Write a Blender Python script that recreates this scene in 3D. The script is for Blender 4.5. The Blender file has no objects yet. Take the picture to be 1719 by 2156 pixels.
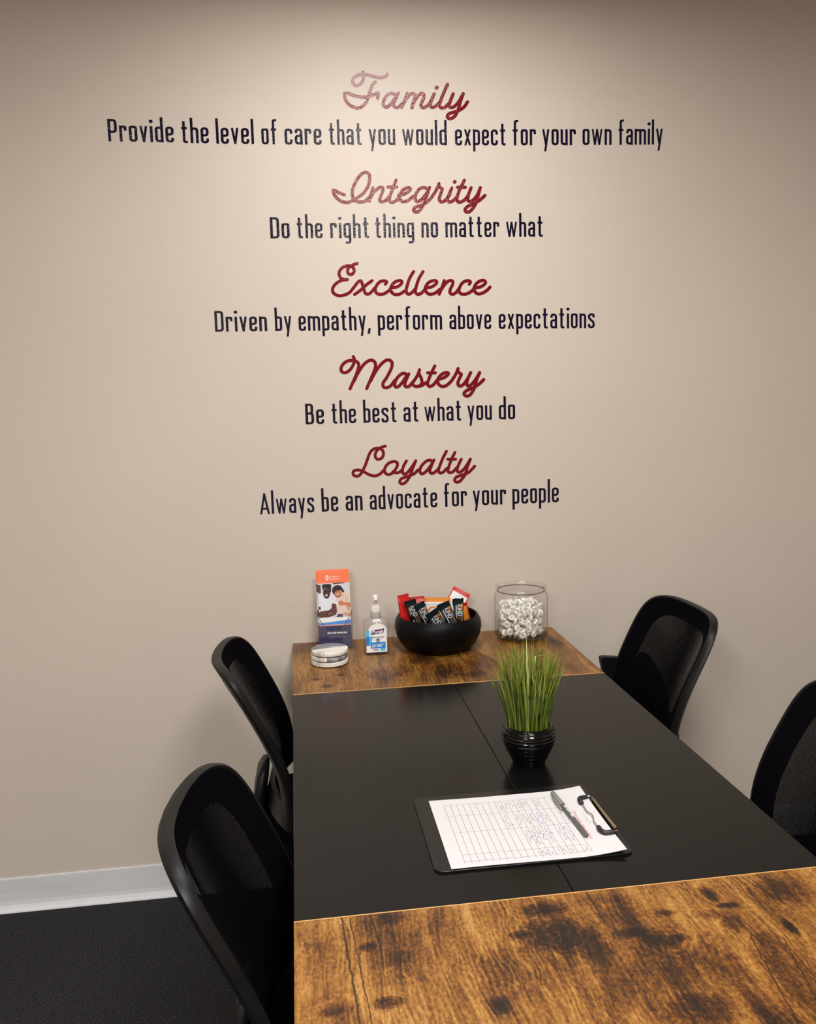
import bpy, bmesh, math, random
from mathutils import Vector, Matrix, noise as mnoise
PI = math.pi
random.seed(7)
C = bpy.context.scene.collection
S = bpy.context.scene

# ------------------------------------------------------------------ camera, light, exposure
FOC, CAMX, CAMY, CAMZ, PITCH, YAW, ROLL = 1811.4344, 0.0299, -2.5301, 1.4803, -0.1315, 0.1296, 0.0283
W_PX, H_PX = 1719, 2156
RM = (Matrix.Rotation(-YAW, 3, 'Z') @ Matrix.Rotation(PITCH, 3, 'X') @ Matrix.Rotation(ROLL, 3, 'Y'))
CAM = Vector((CAMX, CAMY, CAMZ))
def ray(u, w):
    return RM @ Vector(((u - W_PX / 2) / FOC, 1, -(w - H_PX / 2) / FOC))
def at_y(u, w, y):
    d = ray(u, w); return CAM + d * ((y - CAM.y) / d.y)
def at_z(u, w, z):
    d = ray(u, w); return CAM + d * ((z - CAM.z) / d.z)
cd = bpy.data.cameras.new('camera'); cam = bpy.data.objects.new('camera', cd); C.objects.link(cam)
cd.sensor_fit = 'HORIZONTAL'; cd.sensor_width = 36; cd.lens = FOC / W_PX * 36
cd.clip_start = 0.02
m = Matrix.Identity(4)
for i in range(3):
    m[i][0] = RM[i][0]; m[i][1] = RM[i][2]; m[i][2] = -RM[i][1]
m.translation = CAM
cam.matrix_world = m
S.camera = cam
S.view_settings.view_transform = 'Standard'; S.view_settings.look = 'None'
S.view_settings.gamma = 1; S.view_settings.use_curve_mapping = False
S.view_settings.exposure = 0.0
S.cycles.transparent_max_bounces = 40
wd = bpy.data.worlds.new('world'); S.world = wd; wd.use_nodes = True
wd.node_tree.nodes['Background'].inputs[0].default_value = (0.02, 0.02, 0.02, 1)
CEIL = 2.66
def area(name, loc, sx, sy, watts, col):
    ld = bpy.data.lights.new(name, 'AREA'); ld.shape = 'RECTANGLE'; ld.size = sx; ld.size_y = sy
    ld.energy = watts; ld.color = col
    o = bpy.data.objects.new(name, ld); C.objects.link(o); o.location = loc
    return o
LAMPS = [((0.34, -0.80), 0.50, 0.50, 16.0), ((0.52, -2.42), 0.56, 0.95, 46.0), ((-0.95, -3.55), 0.56, 1.15, 78.0)]  # last lamp is an unseen addition that lifts the left side of the wall
LCOL = (1.0, 0.968, 0.93)
for (lx, ly), sx, sy, wt in LAMPS:
    area('ceiling_lamp', (lx, ly, CEIL - 0.022), sx, sy, wt, LCOL)

# ------------------------------------------------------------------ material helpers
def mat(name, col=(0.5, 0.5, 0.5), rough=0.5, metal=0.0, spec=0.5, coat=0.0, coat_rough=0.1):
    mm = bpy.data.materials.new(name); mm.use_nodes = True
    b = mm.node_tree.nodes['Principled BSDF']
    b.inputs['Base Color'].default_value = (*col, 1); b.inputs['Roughness'].default_value = rough
    b.inputs['Metallic'].default_value = metal; b.inputs['Specular IOR Level'].default_value = spec
    b.inputs['Coat Weight'].default_value = coat; b.inputs['Coat Roughness'].default_value = coat_rough
    return mm
def nt(mm): return mm.node_tree.nodes, mm.node_tree.links, mm.node_tree.nodes['Principled BSDF']
def N(nodes, t, **kw):
    n = nodes.new(t)
    for k, v in kw.items():
        if k in ('operation', 'blend_type', 'data_type', 'feature', 'wave_type', 'bands_direction', 'noise_dimensions', 'interpolation_type'): setattr(n, k, v)
        else: n.inputs[k].default_value = v
    return n
def ramp(nodes, stops):
    r = nodes.new('ShaderNodeValToRGB'); e = r.color_ramp.elements
    while len(e) > 1: e.remove(e[-1])
    e[0].position = stops[0][0]; e[0].color = (*stops[0][1], 1)
    for p, c in stops[1:]:
        x = e.new(p); x.color = (*c, 1)
    return r
def mapped(nodes, links, scale, src='Object'):
    tc = nodes.new('ShaderNodeTexCoord'); mp = nodes.new('ShaderNodeMapping')
    mp.inputs['Scale'].default_value = scale
    links.new(tc.outputs[src], mp.inputs['Vector']); return mp.outputs['Vector']
def add_bump(mm, scale, strength, dist, detail=3, stretch=(1, 1, 1)):
    n, l, b = nt(mm)
    v = mapped(n, l, stretch); t = N(n, 'ShaderNodeTexNoise', Scale=scale, Detail=detail)
    l.new(v, t.inputs['Vector'])
    bp = N(n, 'ShaderNodeBump', Strength=strength, Distance=dist)
    l.new(t.outputs['Fac'], bp.inputs['Height']); l.new(bp.outputs['Normal'], b.inputs['Normal'])
    return mm
def vary(mm, stops, scale, detail=4, stretch=(1, 1, 1)):
    n, l, b = nt(mm)
    v = mapped(n, l, stretch); t = N(n, 'ShaderNodeTexNoise', Scale=scale, Detail=detail)
    l.new(v, t.inputs['Vector']); r = ramp(n, stops)
    l.new(t.outputs['Fac'], r.inputs['Fac']); l.new(r.outputs['Color'], b.inputs['Base Color'])
    return mm

M = {}
M['wall'] = vary(mat('wall_paint', rough=0.55, spec=0.35), [(0.3, (0.600, 0.535, 0.472)), (0.7, (0.630, 0.561, 0.492))], 1.6, 2)
add_bump(M['wall'], 130, 0.12, 0.002)
def wall_flecks(mm):
    n, l, b = nt(mm); src = b.inputs['Base Color'].links[0].from_socket
    v = mapped(n, l, (2.6, 2.6, 2.6)); vo = n.new('ShaderNodeTexVoronoi'); vo.inputs['Scale'].default_value = 1.0; vo.inputs['Randomness'].default_value = 1.0
    l.new(v, vo.inputs['Vector']); lt = n.new('ShaderNodeMath'); lt.operation = 'LESS_THAN'; lt.inputs[1].default_value = 0.010; l.new(vo.outputs['Distance'], lt.inputs[0])
    mx = n.new('ShaderNodeMix'); mx.data_type = 'RGBA'; l.new(lt.outputs[0], mx.inputs[0]); l.new(src, mx.inputs[6]); mx.inputs[7].default_value = (0.74, 0.70, 0.63, 1)
    l.new(mx.outputs[2], b.inputs['Base Color'])
wall_flecks(M['wall'])
M['ceiling'] = add_bump(mat('ceiling_tile', (0.72, 0.70, 0.66), 0.9), 90, 0.3, 0.004)
def carpet():
    mm = mat('carpet', rough=1.0, spec=0.1); n, l, b = nt(mm)
    v = mapped(n, l, (1, 1, 1)); t = N(n, 'ShaderNodeTexNoise', Scale=330, Detail=4, Roughness=0.75)
    l.new(v, t.inputs['Vector'])
    r = ramp(n, [(0.36, (0.005, 0.005, 0.006)), (0.5, (0.020, 0.019, 0.022)), (0.64, (0.11, 0.105, 0.115))])
    l.new(t.outputs['Fac'], r.inputs['Fac']); l.new(r.outputs['Color'], b.inputs['Base Color'])
    bp = N(n, 'ShaderNodeBump', Strength=0.8, Distance=0.004)
    l.new(t.outputs['Fac'], bp.inputs['Height']); l.new(bp.outputs['Normal'], b.inputs['Normal'])
    return mm
M['carpet'] = carpet()
M['base'] = vary(mat('vinyl_cove', rough=0.35), [(0.35, (0.62, 0.645, 0.68)), (0.65, (0.70, 0.725, 0.76))], 3, 3, (1, 1, 8))
M['trimlight'] = mat('lamp_frame', (0.8, 0.8, 0.78), 0.5)
def emis(name, col, s):
    mm = mat(name, col); b = mm.node_tree.nodes['Principled BSDF']
    b.inputs['Emission Color'].default_value = (*col, 1); b.inputs['Emission Strength'].default_value = s
    return mm
M['diffuser'] = emis('lamp_diffuser', (1, 0.95, 0.88), 1.0)
def vinyl(name, col, rough):
    mm = mat(name, col, rough, spec=0.26); n, l, b = nt(mm)
    v = mapped(n, l, (1, 1, 1)); t = N(n, 'ShaderNodeTexNoise', Scale=230, Detail=2); l.new(v, t.inputs['Vector'])
    bp = N(n, 'ShaderNodeBump', Strength=1.0, Distance=0.0005)
    l.new(t.outputs['Fac'], bp.inputs['Height']); l.new(bp.outputs['Normal'], b.inputs['Normal'])
    return mm
M['red'] = vinyl('maroon_vinyl', (0.17, 0.004, 0.010), 0.10)
M['navy'] = vinyl('navy_vinyl', (0.006, 0.003, 0.020), 0.09)

def wood(name, blots, cracks, dark=1.0, rings=()):
    mm = mat(name, rough=0.36, spec=0.34); n, l, b = nt(mm)
    pos = mapped(n, l, (1, 1, 1))
    # warp the grain coordinates
    wv = N(n, 'ShaderNodeTexNoise', Scale=5.0, Detail=2); l.new(pos, wv.inputs['Vector'])
    ws = n.new('ShaderNodeVectorMath'); ws.operation = 'SUBTRACT'; ws.inputs[1].default_value = (0.5, 0.5, 0.5)
    l.new(wv.outputs['Color'], ws.inputs[0])
    wm = n.new('ShaderNodeVectorMath'); wm.operation = 'MULTIPLY'; wm.inputs[1].default_value = (0.05, 0.16, 0)
    l.new(ws.outputs[0], wm.inputs[0])
    wa = n.new('ShaderNodeVectorMath'); wa.operation = 'ADD'; l.new(pos, wa.inputs[0]); l.new(wm.outputs[0], wa.inputs[1])
    def stretched(sc, src):
        mp = n.new('ShaderNodeMapping'); mp.inputs['Scale'].default_value = sc; l.new(src, mp.inputs['Vector']); return mp.outputs['Vector']
    grain = N(n, 'ShaderNodeTexNoise', Scale=1.0, Detail=6, Roughness=0.7); l.new(stretched((230, 10, 1), wa.outputs[0]), grain.inputs['Vector'])
    broad = N(n, 'ShaderNodeTexNoise', Scale=1.0, Detail=5, Roughness=0.6); l.new(stretched((15, 5, 1), wa.outputs[0]), broad.inputs['Vector'])
    fleck = N(n, 'ShaderNodeTexNoise', Scale=1.0, Detail=5, Roughness=0.8); l.new(stretched((230, 130, 1), pos), fleck.inputs['Vector'])
    wave = N(n, 'ShaderNodeTexWave', Scale=44.0, Distortion=9.0, Detail=3.0); wave.bands_direction = 'X'
    wave.inputs['Detail Scale'].default_value = 1.2
    l.new(stretched((1, 0.30, 1), wa.outputs[0]), wave.inputs['Vector'])
    def math_(op, a, bb):
        q = n.new('ShaderNodeMath'); q.operation = op
        for i, x in enumerate((a, bb)):
            if isinstance(x, (int, float)): q.inputs[i].default_value = x
            else: l.new(x, q.inputs[i])
        return q.outputs[0]
    where = N(n, 'ShaderNodeTexNoise', Scale=1.0, Detail=3); l.new(stretched((7, 3.5, 1), pos), where.inputs['Vector'])
    lined = N(n, 'ShaderNodeMapRange'); lined.inputs['From Min'].default_value = 0.45; lined.inputs['From Max'].default_value = 0.62; l.new(where.outputs['Fac'], lined.inputs['Value'])
    wl = math_('POWER', wave.outputs['Fac'], 2.0)
    wl = math_('MULTIPLY', math_('SUBTRACT', wl, 0.35), math_('MULTIPLY', lined.outputs[0], 0.12))
    mix = math_('ADD', math_('MULTIPLY', broad.outputs['Fac'], 0.95), math_('MULTIPLY', grain.outputs['Fac'], 0.66))
    mix = math_('ADD', mix, wl)
    streak = N(n, 'ShaderNodeTexNoise', Scale=1.0, Detail=4, Roughness=0.6); l.new(stretched((42, 4, 1), wa.outputs[0]), streak.inputs['Vector'])
    mix = math_('ADD', mix, math_('MULTIPLY', math_('SUBTRACT', streak.outputs['Fac'], 0.5), 0.55))
    mix = math_('ADD', mix, math_('MULTIPLY', fleck.outputs['Fac'], 0.95))
    mix = math_('SUBTRACT', mix, 0.74)
    # knots and stains with a place of their own
    wob = N(n, 'ShaderNodeTexNoise', Scale=42, Detail=8, Roughness=0.75); l.new(pos, wob.inputs['Vector'])
    acc = None
    for (x, y, rx, ry, s) in blots:
        sb = n.new('ShaderNodeVectorMath'); sb.operation = 'SUBTRACT'; sb.inputs[1].default_value = (x, y, 0); l.new(pos, sb.inputs[0])
        ml = n.new('ShaderNodeVectorMath'); ml.operation = 'MULTIPLY'; ml.inputs[1].default_value = (1 / rx, 1 / ry, 0); l.new(sb.outputs[0], ml.inputs[0])
        ln = n.new('ShaderNodeVectorMath'); ln.operation = 'LENGTH'; l.new(ml.outputs[0], ln.inputs[0])
        d = math_('ADD', ln.outputs['Value'], math_('MULTIPLY', wob.outputs['Fac'], 2.2))
        mr = N(n, 'ShaderNodeMapRange'); mr.interpolation_type = 'SMOOTHSTEP'
        mr.inputs['From Min'].default_value = 1.25; mr.inputs['From Max'].default_value = 2.65
        mr.inputs['To Min'].default_value = s; mr.inputs['To Max'].default_value = 0
        l.new(d, mr.inputs['Value'])
        acc = mr.outputs[0] if acc is None else math_('MAXIMUM', acc, mr.outputs[0])
    mix = math_('SUBTRACT', mix, acc)
    for (x, y, rx, ry, fq) in rings:
        sb = n.new('ShaderNodeVectorMath'); sb.operation = 'SUBTRACT'; sb.inputs[1].default_value = (x, y, 0); l.new(pos, sb.inputs[0])
        ml = n.new('ShaderNodeVectorMath'); ml.operation = 'MULTIPLY'; ml.inputs[1].default_value = (1 / rx, 1 / ry, 0); l.new(sb.outputs[0], ml.inputs[0])
        ln = n.new('ShaderNodeVectorMath'); ln.operation = 'LENGTH'; l.new(ml.outputs[0], ln.inputs[0])
        wv_ = math_('ADD', ln.outputs['Value'], math_('MULTIPLY', wob.outputs['Fac'], 0.9))
        sn = math_('SINE', math_('MULTIPLY', wv_, fq), 0)
        fade = N(n, 'ShaderNodeMapRange'); fade.inputs['From Min'].default_value = 0.9; fade.inputs['From Max'].default_value = 1.3; fade.inputs['To Min'].default_value = 0.055; fade.inputs['To Max'].default_value = 0
        l.new(ln.outputs['Value'], fade.inputs['Value'])
        mix = math_('ADD', mix, math_('MULTIPLY', sn, fade.outputs[0]))
    r = ramp(n, [(0.10, (0.018 * dark, 0.010 * dark, 0.006 * dark)), (0.30, (0.075 * dark, 0.028 * dark, 0.009 * dark)),
                 (0.46, (0.22 * dark, 0.082 * dark, 0.015 * dark)), (0.64, (0.42 * dark, 0.190 * dark, 0.038 * dark)),
                 (0.82, (0.60 * dark, 0.34 * dark, 0.10 * dark))])
    l.new(mix, r.inputs['Fac'])
    # long open cracks along the grain
    colr = r.outputs['Color']
    for (x0, y0, x1, y1, wid) in cracks:
        sp = n.new('ShaderNodeSeparateXYZ'); l.new(pos, sp.inputs[0])
        k = (x1 - x0) / (y1 - y0)
        xl = math_('ADD', math_('MULTIPLY', math_('SUBTRACT', sp.outputs['Y'], y0), k), x0)
        xw = math_('ADD', xl, math_('MULTIPLY', math_('SUBTRACT', wob.outputs['Fac'], 0.5), 0.012))
        dx = math_('ABSOLUTE', math_('SUBTRACT', sp.outputs['X'], xw), 0)
        f1 = math_('LESS_THAN', dx, wid)
        ym, yh = (y0 + y1) / 2, abs(y1 - y0) / 2
        f2 = math_('LESS_THAN', math_('ABSOLUTE', math_('SUBTRACT', sp.outputs['Y'], ym), 0), yh)
        f = math_('MULTIPLY', math_('MULTIPLY', f1, f2), 0.85)
        mx = n.new('ShaderNodeMix'); mx.data_type = 'RGBA'; l.new(f, mx.inputs[0]); l.new(colr, mx.inputs[6]); mx.inputs[7].default_value = (0.02, 0.009, 0.006, 1)
        colr = mx.outputs[2]
    l.new(colr, b.inputs['Base Color'])
    bp = N(n, 'ShaderNodeBump', Strength=0.12, Distance=0.001); l.new(grain.outputs['Fac'], bp.inputs['Height']); l.new(bp.outputs['Normal'], b.inputs['Normal'])
    return mm
NEAR_BLOTS = [(0.49, -1.60, 0.07, 0.09, 0.20), (0.37, -1.62, 0.04, 0.09, 0.20), (0.13, -1.48, 0.045, 0.08, 0.14), (0.61, -1.62, 0.03, 0.10, 0.18), (0.33, -1.56, 0.06, 0.05, 0.16), (0.45, -1.46, 0.03, 0.06, 0.18), (0.352, -1.50, 0.05, 0.045, 0.40), (0.305, -1.487, 0.020, 0.009, 0.45), (0.352, -1.437, 0.03, 0.018, 0.42), (0.385, -1.53, 0.022, 0.06, 0.40), (0.40, -1.60, 0.02, 0.05, 0.2),
              (0.100, -1.475, 0.013, 0.012, 0.42), (0.133, -1.421, 0.022, 0.018, 0.30), (0.130, -1.505, 0.028, 0.022, 0.26), (0.114, -1.587, 0.020, 0.010, 0.36),
              (0.243, -1.617, 0.012, 0.018, 0.45), (0.049, -1.589, 0.020, 0.009, 0.30), (0.450, -1.508, 0.024, 0.013, 0.42), (0.487, -1.532, 0.030, 0.018, 0.42),
              (0.513, -1.474, 0.014, 0.008, 0.30), (0.490, -1.585, 0.042, 0.040, 0.30), (0.592, -1.445, 0.011, 0.020, 0.50), (0.605, -1.472, 0.020, 0.007, 0.42),
              (0.591, -1.511, 0.014, 0.028, 0.36), (0.575, -1.49, 0.02, 0.012, 0.28), (0.662, -1.535, 0.007, 0.016, 0.48), (0.473, -1.655, 0.05, 0.035, 0.32), (0.62, -1.56, 0.018, 0.035, 0.25),
              (0.44, -1.43, 0.035, 0.02, 0.22), (0.70, -1.45, 0.04, 0.03, 0.22), (0.36, -1.62, 0.025, 0.05, 0.22), (0.55, -1.70, 0.03, 0.05, 0.22)]
FAR_BLOTS = [(0.40, -0.35, 0.12, 0.10, 0.20), (0.396, -0.326, 0.03, 0.02, 0.28), (0.227, -0.36, 0.03, 0.05, 0.22), (0.062, -0.357, 0.012, 0.012, 0.36), (0.085, -0.414, 0.012, 0.014, 0.36),
             (0.125, -0.33, 0.012, 0.010, 0.30), (0.46, -0.40, 0.06, 0.03, 0.26), (0.76, -0.17, 0.02, 0.06, 0.25), (0.06, -0.05, 0.05, 0.06, 0.18), (0.70, -0.40, 0.06, 0.05, 0.15),
             (0.35, -0.25, 0.04, 0.05, 0.25), (0.52, -0.33, 0.04, 0.06, 0.2)]
M['wood_near'] = wood('rustic_wood_near', NEAR_BLOTS, [(0.066, -1.40, 0.080, -1.70, 0.0016), (0.108, -1.404, 0.114, -1.50, 0.0012), (0.421, -1.405, 0.423, -1.492, 0.0012), (0.078, -1.41, 0.094, -1.70, 0.0009),
                                        (0.66, -1.41, 0.69, -1.50, 0.0010), (0.555, -1.41, 0.585, -1.47, 0.001), (0.60, -1.54, 0.57, -1.70, 0.001), (0.64, -1.55, 0.60, -1.72, 0.001)], 0.70, [(0.352, -1.487, 0.045, 0.045, 24.0), (0.305, -1.487, 0.022, 0.010, 14.0), (0.114, -1.587, 0.022, 0.012, 14.0), (0.513, -1.474, 0.015, 0.009, 12.0), (0.49, -1.535, 0.04, 0.03, 20.0)])
M['wood_far'] = wood('rustic_wood_far', FAR_BLOTS, [(0.33, -0.44, 0.34, -0.34, 0.001)], 0.62)
M['edge'] = mat('wood_edge_band', (0.55, 0.30, 0.10), 0.4)
def blacktop():
    mm = mat('black_laminate', (0.0038, 0.0037, 0.0033), 0.2, spec=0.21); n, l, b = nt(mm)
    v = mapped(n, l, (170, 5, 1)); t = N(n, 'ShaderNodeTexNoise', Scale=1, Detail=3); l.new(v, t.inputs['Vector'])
    bp = N(n, 'ShaderNodeBump', Strength=0.10, Distance=0.0006); l.new(t.outputs['Fac'], bp.inputs['Height']); l.new(bp.outputs['Normal'], b.inputs['Normal'])
    return mm
M['black_top'] = blacktop()
M['black_metal'] = mat('black_steel', (0.012, 0.012, 0.013), 0.45)
M['plastic'] = add_bump(mat('black_plastic', (0.0045, 0.0045, 0.005), 0.42, spec=0.26), 500, 0.1, 0.0005)
M['fabric'] = add_bump(mat('black_seat_fabric', (0.003, 0.003, 0.004), 0.95, spec=0.03), 900, 0.3, 0.001)
def mesh_fabric():
    mm = mat('black_mesh_fabric', (0.0020, 0.0018, 0.0032), 0.85, spec=0.03); n, l, b = nt(mm)
    uv = n.new('ShaderNodeUVMap'); sp = n.new('ShaderNodeSeparateXYZ'); l.new(uv.outputs[0], sp.inputs[0])
    def m_(op, a, bb=0.0):
        q = n.new('ShaderNodeMath'); q.operation = op
        for i, x in enumerate((a, bb)):
            if isinstance(x, (int, float)): q.inputs[i].default_value = x
            else: l.new(x, q.inputs[i])
        return q.outputs[0]
    P = 2 * PI / 0.0042
    a = m_('SINE', m_('MULTIPLY', m_('ADD', sp.outputs['X'], sp.outputs['Y']), P)); c = m_('SINE', m_('MULTIPLY', m_('SUBTRACT', sp.outputs['X'], sp.outputs['Y']), P))
    hole = m_('GREATER_THAN', m_("MULTIPLY", a, c), 0.42)
    tr = n.new('ShaderNodeBsdfTransparent'); mx = n.new('ShaderNodeMixShader')
    l.new(hole, mx.inputs[0]); l.new(b.outputs[0], mx.inputs[1]); l.new(tr.outputs[0], mx.inputs[2])
    out = [x for x in n if x.type == 'OUTPUT_MATERIAL'][0]; l.new(mx.outputs[0], out.inputs[0])
    return mm
M['mesh'] = mesh_fabric()
def clear(name, tint, edge, gloss_rough=0.02, amount=1.0, p0=0.58, p1=0.92):
    # thin clear glass / acrylic: lets light straight through, mirrors by angle, darkens at grazing edges
    mm = bpy.data.materials.new(name); mm.use_nodes = True; n = mm.node_tree.nodes; l = mm.node_tree.links; n.clear()
    out = n.new('ShaderNodeOutputMaterial'); tr = n.new('ShaderNodeBsdfTransparent'); gl = n.new('ShaderNodeBsdfGlossy')
    gl.inputs['Roughness'].default_value = gloss_rough
    lw = n.new('ShaderNodeLayerWeight'); lw.inputs[0].default_value = 0.35
    r = n.new('ShaderNodeValToRGB'); r.color_ramp.elements[0].position = p0; r.color_ramp.elements[0].color = (*tint, 1)
    r.color_ramp.elements[1].position = p1; r.color_ramp.elements[1].color = (*edge, 1)
    l.new(lw.outputs['Facing'], r.inputs[0]); l.new(r.outputs[0], tr.inputs[0])
    # mirror share by angle (Schlick), the same from both faces of the thin wall
    l5 = n.new('ShaderNodeLayerWeight'); l5.inputs[0].default_value = 0.5
    pw = n.new('ShaderNodeMath'); pw.operation = 'POWER'; pw.inputs[1].default_value = 5.0; l.new(l5.outputs['Facing'], pw.inputs[0])
    mu = n.new('ShaderNodeMath'); mu.operation = 'MULTIPLY_ADD'; mu.inputs[1].default_value = 0.6 * amount; mu.inputs[2].default_value = 0.045 * amount; l.new(pw.outputs[0], mu.inputs[0])
    mx = n.new('ShaderNodeMixShader'); l.new(mu.outputs[0], mx.inputs[0]); l.new(tr.outputs[0], mx.inputs[1]); l.new(gl.outputs[0], mx.inputs[2])
    l.new(mx.outputs[0], out.inputs[0]); return mm
M['glass'] = clear('jar_glass', (0.985, 0.98, 0.975), (0.30, 0.27, 0.25))
M['acrylic'] = clear('clear_acrylic', (0.97, 0.97, 0.97), (0.45, 0.44, 0.43))
M['pet'] = clear('clear_bottle', (0.96, 0.97, 0.98), (0.40, 0.45, 0.50), amount=0.8)
M['pump'] = mat('translucent_white_plastic', (0.80, 0.78, 0.74), 0.3)
def film():
    mm = clear('candy_film', (0.98, 0.98, 0.97), (0.90, 0.90, 0.88), 0.18, 1.5); n = mm.node_tree.nodes; l = mm.node_tree.links
    out = [x for x in n if x.type == 'OUTPUT_MATERIAL'][0]; src = out.inputs[0].links[0].from_socket
    df = n.new('ShaderNodeBsdfDiffuse'); df.inputs[0].default_value = (0.9, 0.89, 0.85, 1); mx = n.new('ShaderNodeMixShader'); mx.inputs[0].default_value = 0.34
    l.new(src, mx.inputs[1]); l.new(df.outputs[0], mx.inputs[2]); l.new(mx.outputs[0], out.inputs[0]); return mm
M['film'] = film()
M['mint'] = mat('white_mint', (0.92, 0.91, 0.87), 0.4)
M['bowl'] = mat('matte_black_bowl', (0.0025, 0.0025, 0.003), 0.42, spec=0.16)
M['pot'] = mat('gloss_black_ceramic', (0.003, 0.003, 0.0035), 0.08, spec=0.4)
M['soil'] = mat('dark_soil', (0.012, 0.010, 0.007), 0.95)
M['grass1'] = mat('grass_green', (0.10, 0.14, 0.009), 0.4); M['grass2'] = mat('grass_dark', (0.045, 0.075, 0.006), 0.45)
M['grass3'] = mat('grass_light', (0.23, 0.26, 0.04), 0.4); M['grass4'] = mat('grass_pale', (0.62, 0.64, 0.30), 0.4)
M['paper'] = mat('white_paper', (0.58, 0.567, 0.585), 0.7, spec=0.2)
M['clipboard'] = mat('black_clipboard', (0.006, 0.006, 0.006), 0.28, spec=0.35)
M['chrome'] = mat('chrome', (0.75, 0.72, 0.66), 0.18, 1.0)
M['brass'] = mat('brassy_steel', (0.62, 0.50, 0.34), 0.22, 1.0)
M['rubber'] = mat('black_rubber', (0.012, 0.012, 0.013), 0.45)
M['ink_gray'] = mat('ink_gray', (0.22, 0.215, 0.22), 0.8); M['ink_black'] = mat('ink_black', (0.06, 0.055, 0.065), 0.8)
M['ink_mid'] = mat('ink_mid', (0.17, 0.165, 0.19), 0.8)
M['ink_blue'] = mat('ink_blue', (0.09, 0.10, 0.42), 0.8); M['ink_red'] = mat('ink_red', (0.62, 0.12, 0.14), 0.8)
M['pen_barrel'] = mat('pen_dark_gray', (0.085, 0.084, 0.084), 0.4); M['pen_cap'] = mat('pen_smoky_gray', (0.20, 0.205, 0.19), 0.4)
M['white'] = mat('print_white', (0.85, 0.85, 0.85), 0.5)
M['cream_white'] = vary(mat('white_marble', rough=0.25), [(0.33, (0.50, 0.47, 0.42)), (0.42, (0.80, 0.77, 0.72)), (0.7, (0.85, 0.83, 0.79))], 22, 5, (1, 2.5, 1))
M['gray_marble'] = vary(mat('gray_marble', rough=0.2), [(0.3, (0.12, 0.12, 0.13)), (0.55, (0.21, 0.22, 0.245)), (0.70, (0.42, 0.43, 0.45))], 26, 6, (1, 3, 1))
for k, c in dict(orange=(0.90, 0.19, 0.075), navyp=(0.032, 0.030, 0.10), skyblue=(0.075, 0.27, 0.72), peach=(0.78, 0.36, 0.28), lgray=(0.62, 0.63, 0.68),
                 dgray=(0.07, 0.055, 0.06), hair=(0.012, 0.008, 0.014), skin1=(0.055, 0.018, 0.016), skin1b=(0.11, 0.042, 0.034), skin2=(0.55, 0.20, 0.10), skin2b=(0.62, 0.30, 0.19), shirt=(0.72, 0.75, 0.83),
                 blouse=(0.72, 0.58, 0.48), jeans=(0.07, 0.06, 0.13), labelblue=(0.02, 0.23, 0.70), labelcyan=(0.10, 0.50, 0.85), labelnavy=(0.012, 0.016, 0.14), silver=(0.45, 0.47, 0.52), magenta=(0.55, 0.03, 0.15),
                 kblack=(0.011, 0.011, 0.012), kteal=(0.004, 0.014, 0.020), kgray=(0.16, 0.155, 0.16), yellow=(0.75, 0.42, 0.03), redp=(0.55, 0.012, 0.012), green=(0.20, 0.34, 0.03), kblue=(0.10, 0.22, 0.62), brown=(0.28, 0.14, 0.06),
                 orangep=(0.80, 0.28, 0.03)).items():
    M[k] = mat('print_' + k, c, 0.42)
M['foilred'] = add_bump(mat('red_foil', (0.50, 0.010, 0.010), 0.3, spec=0.5), 60, 0.5, 0.003)

# ------------------------------------------------------------------ object helpers
def tag(o, label=None, cat=None, group=None, kind=None):
    if label: o['label'] = label
    if cat: o['category'] = cat
    if group: o['group'] = group
    if kind: o['kind'] = kind
    return o
def thing(name, label, cat, loc=(0, 0, 0), rotz=0, group=None):
    o = bpy.data.objects.new(name, None); C.objects.link(o); o.empty_display_size = 0.05
    o.location = loc; o.rotation_euler = (0, 0, rotz)
    return tag(o, label, cat, group)
def world_of(p):
    mm = Matrix.Identity(4)
    while p is not None:
        mm = (Matrix.Translation(p.location) @ p.rotation_euler.to_matrix().to_4x4()) @ mm; p = p.parent
    return mm
def obj(name, bm, mats, parent=None, smooth=False, world=False, bevel=0.0, autosmooth=None):
    """link bm as one mesh object; with world=True its vertices are world coordinates brought into the parent's space"""
    if world and parent is not None: bm.transform(world_of(parent).inverted())
    me = bpy.data.meshes.new(name); bm.normal_update(); bm.to_mesh(me); bm.free()
    for x in (mats if isinstance(mats, (list, tuple)) else [mats]): me.materials.append(x)
    o = bpy.data.objects.new(name, me); C.objects.link(o); o.parent = parent
    if smooth:
        for p in me.polygons: p.use_smooth = True
        if autosmooth is not None: me.set_sharp_from_angle(angle=math.radians(autosmooth))
    if bevel:
        b = o.modifiers.new('bevel', 'BEVEL'); b.width = bevel; b.segments = 3; b.limit_method = 'ANGLE'; b.angle_limit = math.radians(40)
    return o
def box(bm, x0, x1, y0, y1, z0, z1, mi=0, mtx=None):
    vs = [bm.verts.new((x, y, z)) for z in (z0, z1) for x, y in ((x0, y0), (x1, y0), (x1, y1), (x0, y1))]
    if mtx: 
        for v in vs: v.co = mtx @ v.co
    for f in ((3, 2, 1, 0), (4, 5, 6, 7), (0, 1, 5, 4), (1, 2, 6, 5), (2, 3, 7, 6), (3, 0, 4, 7)):
        fc = bm.faces.new([vs[i] for i in f]); fc.material_index = mi
    return vs
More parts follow.
